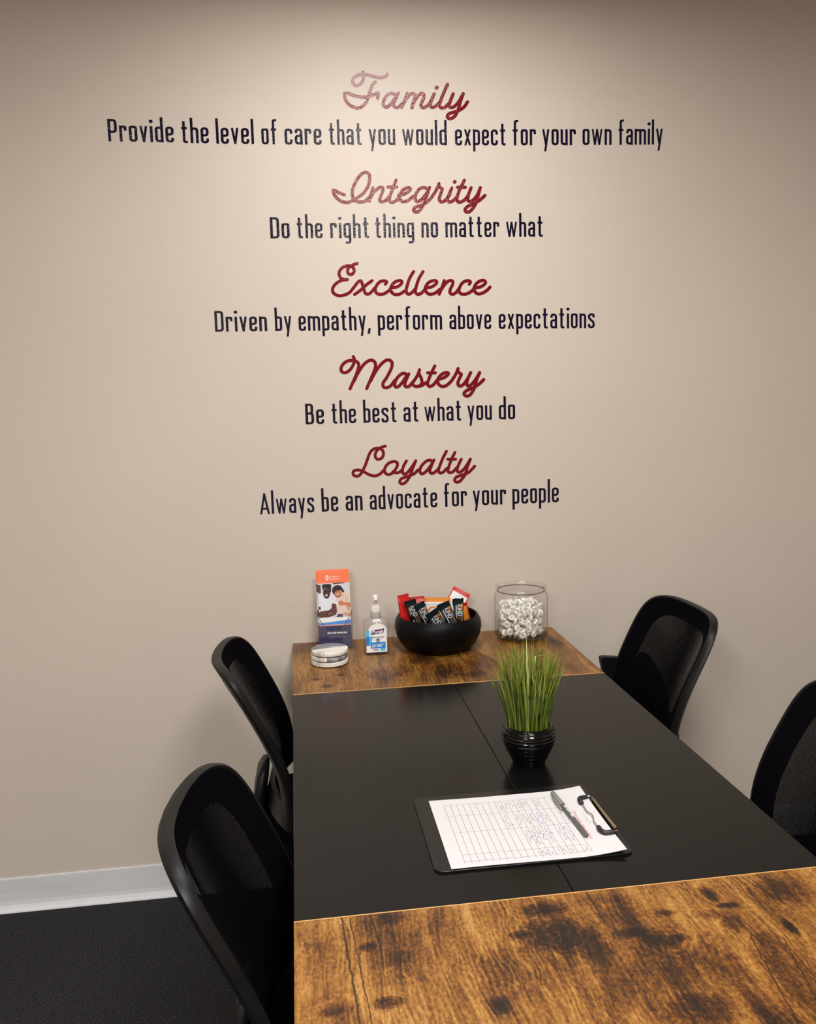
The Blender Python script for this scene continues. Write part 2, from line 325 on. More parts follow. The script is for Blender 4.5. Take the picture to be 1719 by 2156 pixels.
def lathe(bm, prof, seg=48, c=(0, 0, 0), mi=0):
    rings = []
    for r, z in prof:
        if r < 1e-6: rings.append([bm.verts.new((c[0], c[1], c[2] + z))])
        else: rings.append([bm.verts.new((c[0] + r * math.cos(2 * PI * k / seg), c[1] + r * math.sin(2 * PI * k / seg), c[2] + z)) for k in range(seg)])
    for a, b in zip(rings, rings[1:]):
        for k in range(seg):
            q = [a[k % len(a)], a[(k + 1) % len(a)], b[(k + 1) % len(b)], b[k % len(b)]]
            u = []
            for v in q:
                if v not in u: u.append(v)
            if len(u) > 2:
                f = bm.faces.new(u); f.material_index = mi
def tube(bm, pts, r, seg=8, mi=0, closed=False, radii=None):
    pts = [Vector(p) for p in pts]; n = len(pts); rings = []; up = None
    for i, p in enumerate(pts):
        t = (pts[(i + 1) % n] - pts[i - 1]) if closed else (pts[min(i + 1, n - 1)] - pts[max(i - 1, 0)])
        t.normalize()
        if up is None: up = Vector((0, 0, 1)) if abs(t.z) < 0.9 else Vector((1, 0, 0))
        a = (up - t * up.dot(t)).normalized(); up = a; b = t.cross(a)
        rr = radii[i] if radii else r
        rings.append([bm.verts.new(p + (a * math.cos(2 * PI * k / seg) + b * math.sin(2 * PI * k / seg)) * rr) for k in range(seg)])
    rng = range(n) if closed else range(n - 1)
    for i in rng:
        A, B = rings[i], rings[(i + 1) % n]
        for k in range(seg):
            f = bm.faces.new((A[k], A[(k + 1) % seg], B[(k + 1) % seg], B[k])); f.material_index = mi
    if not closed:
        bm.faces.new(rings[0][::-1]).material_index = mi; bm.faces.new(rings[-1]).material_index = mi
def spline(P, n=8, closed=False):
    P = [Vector(p) for p in P]; out = []; k = len(P)
    if k < 3 and not closed: return [P[0].lerp(P[1], i / n) for i in range(n + 1)]
    for i in range(k if closed else k - 1):
        p0 = P[(i - 1) % k] if closed or i > 0 else P[0] * 2 - P[1]; p1 = P[i]; p2 = P[(i + 1) % k]
        p3 = P[(i + 2) % k] if closed or i + 2 < k else P[-1] * 2 - P[-2]
        for j in range(n):
            t = j / n
            out.append(0.5 * ((2 * p1) + (p2 - p0) * t + (2 * p0 - 5 * p1 + 4 * p2 - p3) * t * t + (3 * p1 - p0 - 3 * p2 + p3) * t ** 3))
    if not closed: out.append(P[-1])
    return out
def stroke(bm, pts, hw, to3, depth, closed=False, round_cap=True, mi=0):
    """a band of constant width along 2D pts, mapped to 3D by to3(x, y, d); d = 0 back, depth = front"""
    pts = [Vector((p[0], p[1])) for p in pts]
    q = [pts[0]]
    for p in pts[1:]:
        if (p - q[-1]).length > hw * 0.02: q.append(p)
    pts = q; n = len(pts)
    if closed and (pts[0] - pts[-1]).length < hw * 0.05: pts = pts[:-1]; n -= 1
    L, Rr = [], []
    for i, p in enumerate(pts):
        a = pts[i - 1] if (i > 0 or closed) else None; b = pts[(i + 1) % n] if (i < n - 1 or closed) else None
        d1 = (p - a).normalized() if a is not None else None; d2 = (b - p).normalized() if b is not None else None
        if d1 is None: d1 = d2
        if d2 is None: d2 = d1
        n1 = Vector((-d1.y, d1.x)); n2 = Vector((-d2.y, d2.x)); mm = n1 + n2
        if mm.length < 1e-4: mm = n1
        mm.normalize(); k = hw / max(0.45, mm.dot(n1))
        L.append(p + mm * k); Rr.append(p - mm * k)
    if not closed and round_cap:
        d = (pts[0] - pts[1]).normalized(); c0 = []
        for s in range(1, 6):
            t = PI * s / 6; nx = Vector((-d.y, d.x)); c0.append(pts[0] + (-nx * math.cos(t) + d * math.sin(t)) * hw)
        d = (pts[-1] - pts[-2]).normalized(); c1 = []
        for s in range(1, 6):
            t = PI * s / 6; nx = Vector((-d.y, d.x)); c1.append(pts[-1] + (nx * math.cos(t) + d * math.sin(t)) * hw)
    else: c0 = c1 = []
    V = lambda p, dd: bm.verts.new(to3(p.x, p.y, dd))
    rise = depth * 0.5 / max(n, 40)
    Lf = [V(p, depth + i * rise) for i, p in enumerate(L)]; Rf = [V(p, depth + i * rise) for i, p in enumerate(Rr)]; Lb = [V(p, 0) for p in L]; Rb = [V(p, 0) for p in Rr]
    rng = range(n) if closed else range(n - 1)
    fs = []
    for i in rng:
        j = (i + 1) % n
        fs += [(Lf[i], Lf[j], Rf[j], Rf[i]), (Lb[i], Lb[j], Lf[j], Lf[i]), (Rf[i], Rf[j], Rb[j], Rb[i])]
    for f in fs: bm.faces.new(f).material_index = mi
    if c0:
        a = [V(p, depth) for p in c0]; bm.faces.new([Rf[0], Lf[0]] + a[::1]).material_index = mi
        a = [V(p, depth + (n - 1) * rise) for p in c1]; bm.faces.new([Lf[-1], Rf[-1]] + a[::-1]).material_index = mi
def disc2(bm, x, y, r, to3, depth, mi=0, seg=18):
    a = [bm.verts.new(to3(x + r * math.cos(2 * PI * k / seg), y + r * math.sin(2 * PI * k / seg), depth)) for k in range(seg)]
    bm.faces.new(a).material_index = mi
_font_cache = {}
def text_polys(s, shear=0.0):
    if (s, shear) not in _font_cache:
        cu = bpy.data.curves.new('t', 'FONT'); cu.body = s; cu.shear = shear; cu.resolution_u = 3
        o = bpy.data.objects.new('t', cu); C.objects.link(o)
        dg = bpy.context.evaluated_depsgraph_get(); me = bpy.data.meshes.new_from_object(o.evaluated_get(dg))
        vs = [tuple(v.co) for v in me.vertices]; fs = [tuple(p.vertices) for p in me.polygons]
        bpy.data.objects.remove(o); bpy.data.curves.remove(cu); bpy.data.meshes.remove(me)
        _font_cache[(s, shear)] = (vs, fs)
    return _font_cache[(s, shear)]
def print_text(bm, s, x0, x1, y0, y1, to3, d, mi=0, shear=0.0, bold=0.0):
    """fit the word s into the box x0..x1, y0..y1 of the printed face"""
    vs, fs = text_polys(s, shear)
    if not vs: return
    ax = min(v[0] for v in vs); bx = max(v[0] for v in vs); ay = min(v[1] for v in vs); by = max(v[1] for v in vs)
    offs = [(0, 0)] if not bold else [(-bold, 0), (bold, 0), (0, bold), (0, -bold)]
    for k, (ox, oy) in enumerate(offs):
        nv = [bm.verts.new(to3(x0 + (v[0] - ax) / (bx - ax) * (x1 - x0) + ox, y0 + (v[1] - ay) / (by - ay) * (y1 - y0) + oy, d + k * 4e-6)) for v in vs]
        for f in fs:
            try: bm.faces.new([nv[i] for i in f]).material_index = mi
            except ValueError: pass
def rect2(bm, x0, x1, y0, y1, to3, d, mi=0):
    bm.faces.new([bm.verts.new(to3(x, y, d)) for x, y in ((x0, y0), (x1, y0), (x1, y1), (x0, y1))]).material_index = mi
def poly2(bm, P, to3, d, mi=0):
    f = bm.faces.new([bm.verts.new(to3(x, y, d)) for x, y in P]); f.material_index = mi
    bmesh.ops.triangulate(bm, faces=[f])
def ell2(bm, cx, cy, rx, ry, to3, d, mi=0, seg=24, rot=0):
    cs, sn = math.cos(rot), math.sin(rot)
    poly2(bm, [(cx + rx * math.cos(2 * PI * k / seg) * cs - ry * math.sin(2 * PI * k / seg) * sn, cy + rx * math.cos(2 * PI * k / seg) * sn + ry * math.sin(2 * PI * k / seg) * cs) for k in range(seg)], to3, d, mi)
def rrect(w, h, r, seg=6, cx=0, cy=0):
    out = []
    for sx, sy, a0 in ((1, 1, 0), (-1, 1, PI / 2), (-1, -1, PI), (1, -1, 3 * PI / 2)):
        for k in range(seg + 1):
            a = a0 + PI / 2 * k / seg
            out.append((cx + sx * (w / 2 - r) + r * math.cos(a), cy + sy * (h / 2 - r) + r * math.sin(a)))
    return out
def loft(bm, rings, cap0=True, cap1=True, mi=0):
    R = [[bm.verts.new(p) for p in r] for r in rings]; n = len(R[0])
    for a, b in zip(R, R[1:]):
        for k in range(n): bm.faces.new((a[k], a[(k + 1) % n], b[(k + 1) % n], b[k])).material_index = mi
    if cap0: bm.faces.new(R[0][::-1]).material_index = mi
    if cap1: bm.faces.new(R[-1]).material_index = mi
    return R

# ------------------------------------------------------------------ room shell
X0, X1, Y0 = -1.9, 2.5, -4.9
def struct(name, b, m_): o = obj(name, b, m_); o['kind'] = 'structure'; return o
b = bmesh.new(); box(b, X0 - .1, X1 + .1, Y0 - .1, .1, -.1, 0); struct('floor', b, M['carpet'])
b = bmesh.new(); box(b, X0, X1, 0, .1, 0, CEIL); struct('wall_back', b, M['wall'])
b = bmesh.new(); box(b, X0 - .1, X0, Y0 - .1, .1, 0, CEIL); struct('wall_left', b, M['wall'])
b = bmesh.new(); box(b, X1, X1 + .1, Y0 - .1, .1, 0, CEIL); struct('wall_right', b, M['wall'])
b = bmesh.new(); box(b, X0, X1, Y0 - .1, Y0, 0, CEIL); struct('wall_front', b, M['wall'])
b = bmesh.new(); box(b, X0 - .1, X1 + .1, Y0 - .1, .1, CEIL, CEIL + .1); struct('ceiling', b, M['ceiling'])
# vinyl cove base with its flared toe
prof = [(0, .102), (-.0035, .1015), (-.004, .098), (-.004, .030), (-.0055, .018), (-.0095, .009), (-.0165, .0035), (-.0175, 0), (0, 0)]
b = bmesh.new()
va = [b.verts.new((X0, y, z)) for y, z in prof]; vb = [b.verts.new((X1, y, z)) for y, z in prof]
for i in range(len(prof) - 1): b.faces.new((va[i], va[i + 1], vb[i + 1], vb[i]))
b.faces.new(va[::-1]); b.faces.new(vb)
struct('baseboard_back', b, M['base'])
for i, ((lx, ly), sx, sy, wt) in enumerate(LAMPS):
    t = thing('ceiling_light', ['square recessed ceiling light above the lettered wall', 'long recessed ceiling light over the front end of the table', 'unseen long ceiling light added at the back left to brighten the left of the wall'][i], 'ceiling light', (lx, ly, CEIL), 0)
    b = bmesh.new(); hx, hy = sx / 2 + .02, sy / 2 + .02
    for x0, x1, y0, y1 in ((-hx - .02, hx + .02, -hy - .02, -hy), (-hx - .02, hx + .02, hy, hy + .02), (-hx - .02, -hx, -hy, hy), (hx, hx + .02, -hy, hy)): box(b, x0, x1, y0, y1, -.035, 0)
    obj('frame', b, M['trimlight'], t)
    b = bmesh.new(); box(b, -hx, hx, -hy, hy, -.02, -.01); obj('diffuser', b, M['diffuser'], t)

# ------------------------------------------------------------------ lettering on the wall
VD = 0.0003
def px3(s, ox, oy):
    def f(x, y, d):
        p = at_y(ox + x / s, oy + y / s, 0); return (p.x, -d - 0.0001, p.z)
    return f
SCRIPTS = [
 ('Family', 5.928, 715, 140, 21, [[(293,70),(300,110),(295,165),(265,215),(210,240),(168,205),(175,150),(220,112),(290,100),(370,108),(450,130),(530,138),(580,120),(595,102)],
   [(447,195),(410,235),(385,300),(365,370),(335,440),(290,495),(230,518),(160,500),(100,455),(68,390),(65,340),(82,330),(140,345),(210,370),(280,382),(350,378),(420,355),(485,330)], [(487,330),(483,360),(477,397)],
   [(715,372),(690,345),(640,335),(590,365),(555,425),(550,480),(580,508),(620,490),(665,440),(735,335)], [(735,330),(700,410),(678,470),(695,508),(740,505),(785,462)],
   [(845,335),(815,420),(780,510)], [(790,480),(830,410),(890,345),(930,340),(945,370),(925,440),(905,515)], [(910,490),(945,420),(1000,350),(1040,340),(1058,370),(1035,430),(1018,480),(1035,512),(1075,505),(1130,455),(1185,340)],
   [(1185,340),(1155,410),(1135,470),(1150,508),(1195,500),(1250,450)], [(1350,225),(1310,310),(1270,410),(1250,475),(1265,512),(1310,512),(1360,470)],
   [(1420,342),(1385,430),(1370,490),(1395,512),(1440,495),(1490,440),(1545,340)], [(1545,340),(1510,440),(1480,545),(1440,620),(1385,652),(1347,630),(1370,590),(1430,570),(1500,545),(1560,500),(1600,443)]], [(1215,265,27)]),
 ('Integrity', 4.911, 690, 350, 17, [[(175,295),(120,275),(60,250),(80,310),(130,355),(190,375),(250,360),(320,320),(380,270),(425,190),(435,100),(405,65),(360,75),(310,130),(270,210),(255,280),(275,345),(330,370),(390,360),(435,315)],
   [(470,225),(450,290),(430,360)], [(440,330),(480,270),(530,225),(565,220),(572,250),(550,310),(540,350),(555,368),(600,355),(640,310)], [(708,145),(675,230),(645,310),(640,355),(665,372),(710,355),(750,310)], [(625,215),(715,215)],
   [(735,300),(790,290),(845,255),(855,230),(830,222),(780,245),(745,300),(745,340),(780,365),(830,355),(890,310)], [(1045,250),(1010,222),(960,230),(920,275),(905,330),(925,365),(965,350),(1010,300),(1055,220)],
   [(1055,220),(1025,310),(990,400),(950,460),(910,475),(890,450),(915,420),(990,395),(1060,340),(1110,270)], [(1110,270),(1140,215),(1153,180)], [(1153,180),(1152,205),(1168,222),(1185,238),(1165,300),(1155,345),(1175,368),(1220,350),(1265,290)],
   [(1285,225),(1255,300),(1240,345),(1260,370),(1300,355),(1345,310)], [(1415,145),(1370,235),(1340,320),(1345,362),(1375,370),(1420,345),(1455,300)], [(1345,218),(1425,218)],
   [(1485,222),(1460,290),(1450,345),(1475,365),(1515,340),(1555,285),(1580,222)], [(1580,222),(1555,310),(1525,400),(1480,460),(1440,475),(1422,450),(1450,415),(1520,385),(1580,345),(1628,302)]], [(1315,162,21)]),
 ('Excellence', 4.911, 690, 545, 16.5, [[(308,48),(265,62),(222,88),(207,125),(222,158),(250,160),(275,130),(265,92),(230,72),(180,78),(135,110),(118,155),(135,195),(165,213),(205,215)],
   [(205,215),(150,222),(95,250),(55,300),(60,350),(110,380),(170,375),(230,345),(280,285),(320,235),(345,228),(360,260),(380,330),(400,362),(440,355),(490,300)], [(280,368),(340,325),(400,270),(460,225)],
   [(598,262),(612,240),(590,228),(545,235),(505,280),(495,330),(520,362),(570,365),(620,340),(660,300)], [(655,300),(720,290),(765,255),(765,230),(735,225),(690,245),(655,295),(660,340),(695,367),(745,365),(800,330)],
   [(890,132),(850,200),(820,290),(815,340),(835,365),(870,350),(915,300)], [(988,132),(945,205),(915,295),(910,345),(935,367),(975,350),(1020,300)],
   [(1010,300),(1075,290),(1125,255),(1125,230),(1095,225),(1045,245),(1012,295),(1020,340),(1055,365),(1110,355),(1160,315)], [(1208,225),(1185,290),(1155,365)],
   [(1165,335),(1205,275),(1250,230),(1290,228),(1295,260),(1272,310),(1265,345),(1285,365),(1320,355),(1365,300)], [(1465,262),(1478,240),(1455,225),(1405,240),(1370,285),(1360,335),(1385,362),(1435,362),(1480,340),(1525,300)],
   [(1515,300),(1580,290),(1630,255),(1628,230),(1600,222),(1550,245),(1517,295),(1525,340),(1560,362),(1610,350),(1655,320),(1680,292)]], []),
 ('Mastery', 5.289, 705, 740, 18, [[(207,58),(220,90),(210,140),(175,200),(125,235),(80,225),(72,180),(105,130),(160,102),(225,105),(262,130),(265,180),(235,270),(200,350),(172,415)],
   [(215,330),(260,240),(320,150),(375,105),(420,98),(452,130),(450,190),(410,290),(375,370),(357,412)], [(400,330),(450,235),(510,150),(570,100),(615,98),(640,130),(630,190),(580,290),(540,350),(545,395),(585,402),(630,375),(670,320)],
   [(800,270),(785,245),(745,250),(700,290),(670,350),(675,390),(705,392),(750,350),(790,290),(825,250)], [(825,250),(795,320),(780,370),(795,392),(830,385),(880,330)],
   [(830,388),(885,325),(930,250),(945,203)], [(945,203),(938,240),(965,300),(972,350),(945,382),(900,388),(870,370)], [(920,390),(970,380),(1020,345)], [(1115,162),(1075,245),(1045,320),(1035,365),(1060,388),(1100,370),(1140,320)], [(1035,238),(1122,238)],
   [(1150,310),(1210,295),(1260,260),(1265,240),(1235,235),(1185,260),(1150,310),(1155,360),(1195,388),(1245,378),(1300,330)], [(1300,330),(1345,260),(1375,190)], [(1375,190),(1372,220),(1390,240),(1410,258),(1385,310),(1372,360),(1395,385),(1435,365),(1475,310)],
   [(1515,235),(1485,300),(1472,360),(1490,385),(1530,360),(1580,295),(1615,235)], [(1615,235),(1580,320),(1550,420),(1505,485),(1465,495),(1440,470),(1470,435),(1550,400),(1610,360),(1660,312)]], []),
 ('Loyalty', 6.251, 735, 930, 19.5, [[(480,58),(425,75),(370,115),(345,175),(360,220),(395,232),(440,205),(455,150),(435,105),(385,85),(320,100),(275,150),(245,230),(215,310),(185,375),(155,425),(110,455),(60,435),(60,390),(110,372),(180,385),(250,425),(330,450),(400,430),(465,370)],
   [(580,260),(520,285),(475,345),(475,405),(520,432),(575,410),(625,345),(640,290),(615,262),(580,260)], [(578,395),(620,410),(665,400),(705,365)],
   [(758,252),(720,320),(705,390),(725,425),(770,405),(830,330),(880,250)], [(880,250),(840,350),(800,460),(750,530),(700,555),(670,530),(695,485),(790,450),(860,420),(910,370)],
   [(1100,275),(1080,245),(1030,250),(970,300),(935,365),(945,415),(980,418),(1035,370),(1085,300),(1120,240)], [(1120,240),(1085,320),(1065,390),(1085,415),(1125,405),(1175,360)], [(1285,125),(1235,220),(1195,320),(1180,380),(1200,410),(1240,400),(1290,350)],
   [(1395,142),(1350,235),(1315,330),(1305,385),(1330,407),(1375,390),(1420,340)], [(1300,230),(1405,230)], [(1480,230),(1445,300),(1425,375),(1450,402),(1495,380),(1550,310),(1600,228)],
   [(1600,228),(1560,330),(1530,430),(1470,510),(1425,532),(1392,510),(1415,465),(1500,435),(1580,400),(1655,322)]], [])]
SLAB = {'Family': 'maroon script wall decal reading Family, topmost word, pale with glare', 'Integrity': 'maroon script wall decal reading Integrity, speckled with glare',
        'Excellence': 'maroon script wall decal reading Excellence in the middle of the wall', 'Mastery': 'maroon script wall decal reading Mastery', 'Loyalty': 'maroon script wall decal reading Loyalty, lowest of the script words'}
for word, s, ox, oy, hw, strokes, dots in SCRIPTS:
    b = bmesh.new(); f3 = px3(s, ox, oy)
    for i, P in enumerate(strokes): stroke(b, spline(P, 7), hw, f3, VD + i * 2.5e-5)
    for x, y, r in dots: disc2(b, x, y, r, f3, VD)
    bmesh.ops.recalc_face_normals(b, faces=b.faces)
    o = obj('wall_decal', b, M['red']); tag(o, SLAB[word], 'wall lettering', 'maroon script words on the wall')

def fillet(P, r, n=5):
    P = [Vector(p) for p in P]; out = [P[0]]
    for a, p, c in zip(P, P[1:], P[2:]):
        u = (a - p); v = (c - p); k = min(r, u.length * .5, v.length * .5)
        A = p + u.normalized() * k; B = p + v.normalized() * k
        for i in range(n + 1):
            t = i / n; out.append(A * (1 - t) ** 2 + p * 2 * t * (1 - t) + B * t * t)
    out.append(P[-1]); return out
gw = 0.205; SW = 0.098; h_ = SW / 2; XH = 0.715; HI = XH - h_; LO = h_; MID = 0.36; ASC = 1.13; DSC = -0.27; R_ = 0.115
def G(ch):
    """strokes of a letter as (points, closed), its dots and its centre-line width"""
    w = gw; F = lambda P, r=R_: fillet(P, r)
    if ch == 'o': return [(F([(w/2, HI), (w, HI), (w, LO), (0, LO), (0, HI), (w/2, HI)]), True)], [], w
    if ch == 'n': return [([(0, 0), (0, XH)], 0), (F([(w, 0), (w, HI), (0, HI - .03)]), 0)], [], w
    if ch == 'h': return [([(0, 0), (0, ASC)], 0), (F([(w, 0), (w, HI), (0, HI - .03)]), 0)], [], w
    if ch == 'm': return [([(0, 0), (0, XH)], 0), (F([(w, 0), (w, HI), (0, HI - .03)]), 0), (F([(2*w, 0), (2*w, HI), (w, HI - .03)]), 0)], [], 2 * w
    if ch == 'u': return [(F([(0, XH), (0, LO), (w, LO + .02)]), 0), ([(w, 0), (w, XH)], 0)], [], w
    if ch == 'r': return [([(0, 0), (0, XH)], 0), (F([(0, HI - .03), (w * .35, HI), (w * .82, HI), (w * .82, HI - .17)], .08), 0)], [], w * .82
    if ch == 'e': return [(F([(w, .22), (w, LO), (0, LO), (0, HI), (w, HI), (w, MID), (0, MID)], .1), 0)], [], w
    if ch == 'c': return [(F([(w, .23), (w, LO), (0, LO), (0, HI), (w, HI), (w, XH - .23)]), 0)], [], w
    if ch == 'a': return [(F([(.01, XH - .2), (.01, HI), (w, HI), (w, 0)]), 0), (F([(w, MID + .03), (0, MID + .03), (0, LO), (w, LO + .02)]), 0)], [], w
    if ch == 'd': return [([(w, 0), (w, ASC)], 0), (F([(w, HI - .02), (0, HI), (0, LO), (w, LO + .02)]), 0)], [], w
    if ch == 'b': return [([(0, 0), (0, ASC)], 0), (F([(0, HI - .02), (w, HI), (w, LO), (0, LO + .02)]), 0)], [], w
    if ch == 'p': return [([(0, DSC), (0, XH)], 0), (F([(0, HI - .02), (w, HI), (w, LO), (0, LO + .02)]), 0)], [], w
    if ch == 'g': return [(F([(w, XH), (w, DSC + h_), (.02, DSC + h_)]), 0), (F([(w, HI - .02), (0, HI), (0, LO), (w, LO + .02)]), 0)], [], w
    if ch == 'y': return [([(0, XH), (w * .56, .02)], 0), ([(w * 1.06, XH), (w * .38, DSC)], 0)], [], w * 1.06
    if ch == 'v': return [([(0, XH), (w * .52, 0)], 0), ([(w, XH), (w * .48, 0)], 0)], [], w
    if ch == 'w': return [([(0, XH), (w * .50, 0)], 0), ([(w * .95, XH), (w * .50, 0)], 0), ([(w * .95, XH), (w * 1.42, 0)], 0), ([(w * 1.92, XH), (w * 1.42, 0)], 0)], [], w * 1.92
    if ch == 'x': return [([(0, 0), (w, XH)], 0), ([(w, 0), (0, XH)], 0)], [], w
    if ch == 't': return [(F([(.07, .97), (.07, LO), (.20, LO)], .1), 0), ([(0 - .03, HI), (.19, HI)], 0)], [], .18
    if ch == 'f': return [(F([(.07, 0), (.07, ASC - h_), (.21, ASC - h_)], .1), 0), ([(-.03, HI), (.19, HI)], 0)], [], .18
    if ch == 'i': return [([(0, 0), (0, XH)], 0)], [(0, .93, .075)], 0
    if ch == 'l': return [([(0, 0), (0, ASC)], 0)], [], 0
    if ch == 's': return [(F([(w, XH - .2), (w, HI), (0, HI), (0, MID + .10), (w, MID - .06), (w, LO), (0, LO), (0, .2)], .1), 0)], [], w
    if ch == ',': return [([(.02, SW), (-.03, -.17)], 0)], [], .02
    if ch == 'P': return [([(0, 0), (0, 1)], 0), (F([(0, 1 - h_), (w + .03, 1 - h_), (w + .03, .43), (0, .43)]), 0)], [], w + .03
    if ch == 'D': return [([(0, 0), (0, 1)], 0), (F([(0, 1 - h_), (w + .04, 1 - h_), (w + .04, LO), (0, LO)], .16), 0)], [], w + .04
    if ch == 'B': return [([(0, 0), (0, 1)], 0), (F([(0, 1 - h_), (w, 1 - h_), (w, .53), (0, .53)]), 0), (F([(0, .53), (w + .02, .53), (w + .02, LO), (0, LO)]), 0)], [], w + .02
    if ch == 'A': return [([(-.01, 0), (.17, 1)], 0), ([(.33, 0), (.15, 1)], 0), ([(.05, .26), (.27, .26)], 0)], [], .32
def word_mesh(b, word, to3):
    """lay the word out; to3(gx, gy, d) with gx 0..total"""
    x = h_; out = []
    for ch in word:
        st, dots, w = G(ch); out.append((x, st, dots, ch)); x += w + SW + 0.085
    total = x - SW - 0.085 + h_
    z = 0
    for x, st, dots, ch_ in out:
        for P, closed in st:
            z += 1
            stroke(b, [(p[0] + x, p[1]) for p in P], h_ * (.80 if ch_ == 'w' else .92 if ch_ in 'vyAx' else 1.04), lambda a, c, d: to3(a / total, c, d), VD + (z % 5) * 3e-5, closed=bool(closed), round_cap=False)
        for dx, dy, r in dots: disc2(b, dx + x, dy, r, lambda a, c, d: to3(a / total, c, d), VD)
LINES = [
 (2.7726, 'navy condensed wall lettering about care for your own family, longest and topmost line', [('Provide', 80, 463, 215, 222), ('the', 505, 667, 225, 227), ('level', 710, 930, 229, 231), ('of', 975, 1067, 233, 233), ('care', 1110, 1325, 234, 235), ('that', 1367, 1562, 235, 236),
   ('you', 1600, 1755, 237, 237), ('would', 1795, 2056, 238, 238), ('expect', 2104, 2402, 239, 239), ('for', 2438, 2576, 239, 238), ('your', 2612, 2809, 238, 238), ('own', 2848, 3017, 237, 236), ('family', 3055, 3316, 236, 234)], 200, 220, 47.2),
 (2.7286, 'navy condensed wall lettering that says do the right thing, under the second script word', [('Do', 82, 193), ('the', 233, 382), ('right', 427, 652), ('thing', 682, 908), ('no', 950, 1045), ('matter', 1088, 1397), ('what', 1435, 1650)], 540, 350, 44.7, (82, 415, 1650, 405)),
 (2.0711, 'navy condensed wall lettering about empathy and expectations, under the middle script word', [('Driven', 28, 255), ('by', 290, 362), ('empathy,', 393, 707), ('perform', 738, 1018), ('above', 1050, 1232), ('expectations', 1265, 1683)], 440, 540, 44.0, (28, 328, 1683, 312)),
 (3.508, 'navy condensed wall lettering that says be the best, shortest line', [('Be', 85, 222), ('the', 275, 458), ('best', 512, 760), ('at', 808, 922), ('what', 962, 1238), ('you', 1280, 1460), ('do', 1512, 1632)], 620, 730, 43.2, (85, 573, 1632, 535)),
 (2.5657, 'navy condensed wall lettering about being an advocate, lowest line above the table', [('Always', 47, 340), ('be', 380, 470), ('an', 510, 601), ('advocate', 640, 1004), ('for', 1038, 1165), ('your', 1196, 1376), ('people', 1410, 1660)], 530, 920, 44.0, (47, 418, 1660, 352))]
for ln in LINES:
    s, label, words, ox, oy, cap = ln[:6]
    root = None
    for wd_ in words:
        if len(wd_) == 5: w_, xa, xb, ya, yb = wd_
        else:
            w_, xa, xb = wd_; x_0, y_0, x_1, y_1 = ln[6]
            ya = y_0 + (y_1 - y_0) * (xa - x_0) / (x_1 - x_0); yb = y_0 + (y_1 - y_0) * (xb - x_0) / (x_1 - x_0)
        pa = at_y(ox + xa / s, oy + ya / s, 0); pb = at_y(ox + xb / s, oy + yb / s, 0)
        up = at_y(ox + xa / s, oy + ya / s - cap, 0); ch = (up - pa).z
        if root is None: root = thing('wall_lettering', label, 'wall lettering', (pa.x, 0, pa.z), 0, 'navy sentences on the wall')
        b = bmesh.new()
        word_mesh(b, w_, lambda a, c, d: (pa.x + (pb.x - pa.x) * a, -d - 0.0001, pa.z + (pb.z - pa.z) * a + c * ch))
        bmesh.ops.recalc_face_normals(b, faces=b.faces)
        obj('word', b, M['navy'], root, world=True)

# ------------------------------------------------------------------ table
TH, TW, D1, D2, D3, SEAM = 0.7624, 0.80, 0.461, 1.403, 1.87, 0.4046
tab = thing('conference_table', 'long rustic wood and black topped table standing against the lettered wall', 'table', (0.4, -0.93, 0))
def panel(name, x0, x1, y0, y1, m_, top=TH, bev=0.0012, label=None):
    b = bmesh.new(); box(b, x0, x1, y0, y1, TH - .025, top)
    o = obj(name, b, m_, None, bevel=bev); o.parent = tab; o.matrix_parent_inverse = Matrix.Translation(tab.location).inverted()
    if label: o['label'] = label
    return o
panel('wood_end_panel', 0.0, TW, -D1 + .0015, -.001, M['wood_far'], TH, label='brown rustic wood end panel against the wall')
panel('wood_end_panel', 0.0, TW, -D3, -D2 - .0015, M['wood_near'], TH, label='orange brown rustic wood end panel in front')
panel('black_center_panel', 0.0, SEAM - .0006, -D2 + .0005, -D1 - .0005, M['black_top'], TH - .0008, label='black top panel left of the seam')
panel('black_center_panel', SEAM + .0006, TW, -D2 + .0005, -D1 - .0005, M['black_top'], TH - .0008, label='black top panel right of the seam')
panel('edge_band', 0.0, TW, -D2 - .0015, -D2 + .0003, M['edge'], TH + .0002, .0004)
panel('edge_band', 0.0, TW, -D1 - .0003, -D1 + .0015, M['edge'], TH + .0002, .0004)
for x in (.06, .74):
    for y in (-.045, -1.82):
        b = bmesh.new(); box(b, x - .02, x + .02, y - .02, y + .02, 0, TH - .0252); obj('leg', b, M['black_metal'], tab, world=True, bevel=.002)
b = bmesh.new(); box(b, .12, .68, -1.75, -.10, TH - .05, TH - .0252); obj('under_frame', b, M['black_metal'], tab, world=True)

# ------------------------------------------------------------------ chairs
SP = dict(a=0.202, n=4.478, k=0.048, L=0.386, a0=-0.142, a1=1.844, a2=-1.428, c=1.221, tau=0.019, zb=0.520, ts=0.491)
NP = 48
_al = lambda t: SP['a0'] + SP['a1'] * t + SP['a2'] * t * t
_px, _pz = [0.0], [SP['zb']]
for i in range(NP):
    am = (_al(i / NP) + _al((i + 1) / NP)) / 2
    _px.append(_px[-1] - math.sin(am) * SP['L'] / NP); _pz.append(_pz[-1] + math.cos(am) * SP['L'] / NP)
def back_pt(u, t, off):
    """point on the backrest sheet: u across, t up (0..1), off towards the sitter"""
    tc = min(max(t, 0), 1); i = min(int(tc * NP), NP - 1); f = tc * NP - i
    x = _px[i] * (1 - f) + _px[i + 1] * f; z = _pz[i] * (1 - f) + _pz[i + 1] * f; a = _al(tc)
    ex = (t - tc) * SP['L']; x -= math.sin(a) * ex; z += math.cos(a) * ex
    o = SP['c'] * u * u + off
    return Vector((x + o * math.cos(a), u, z + o * math.sin(a)))
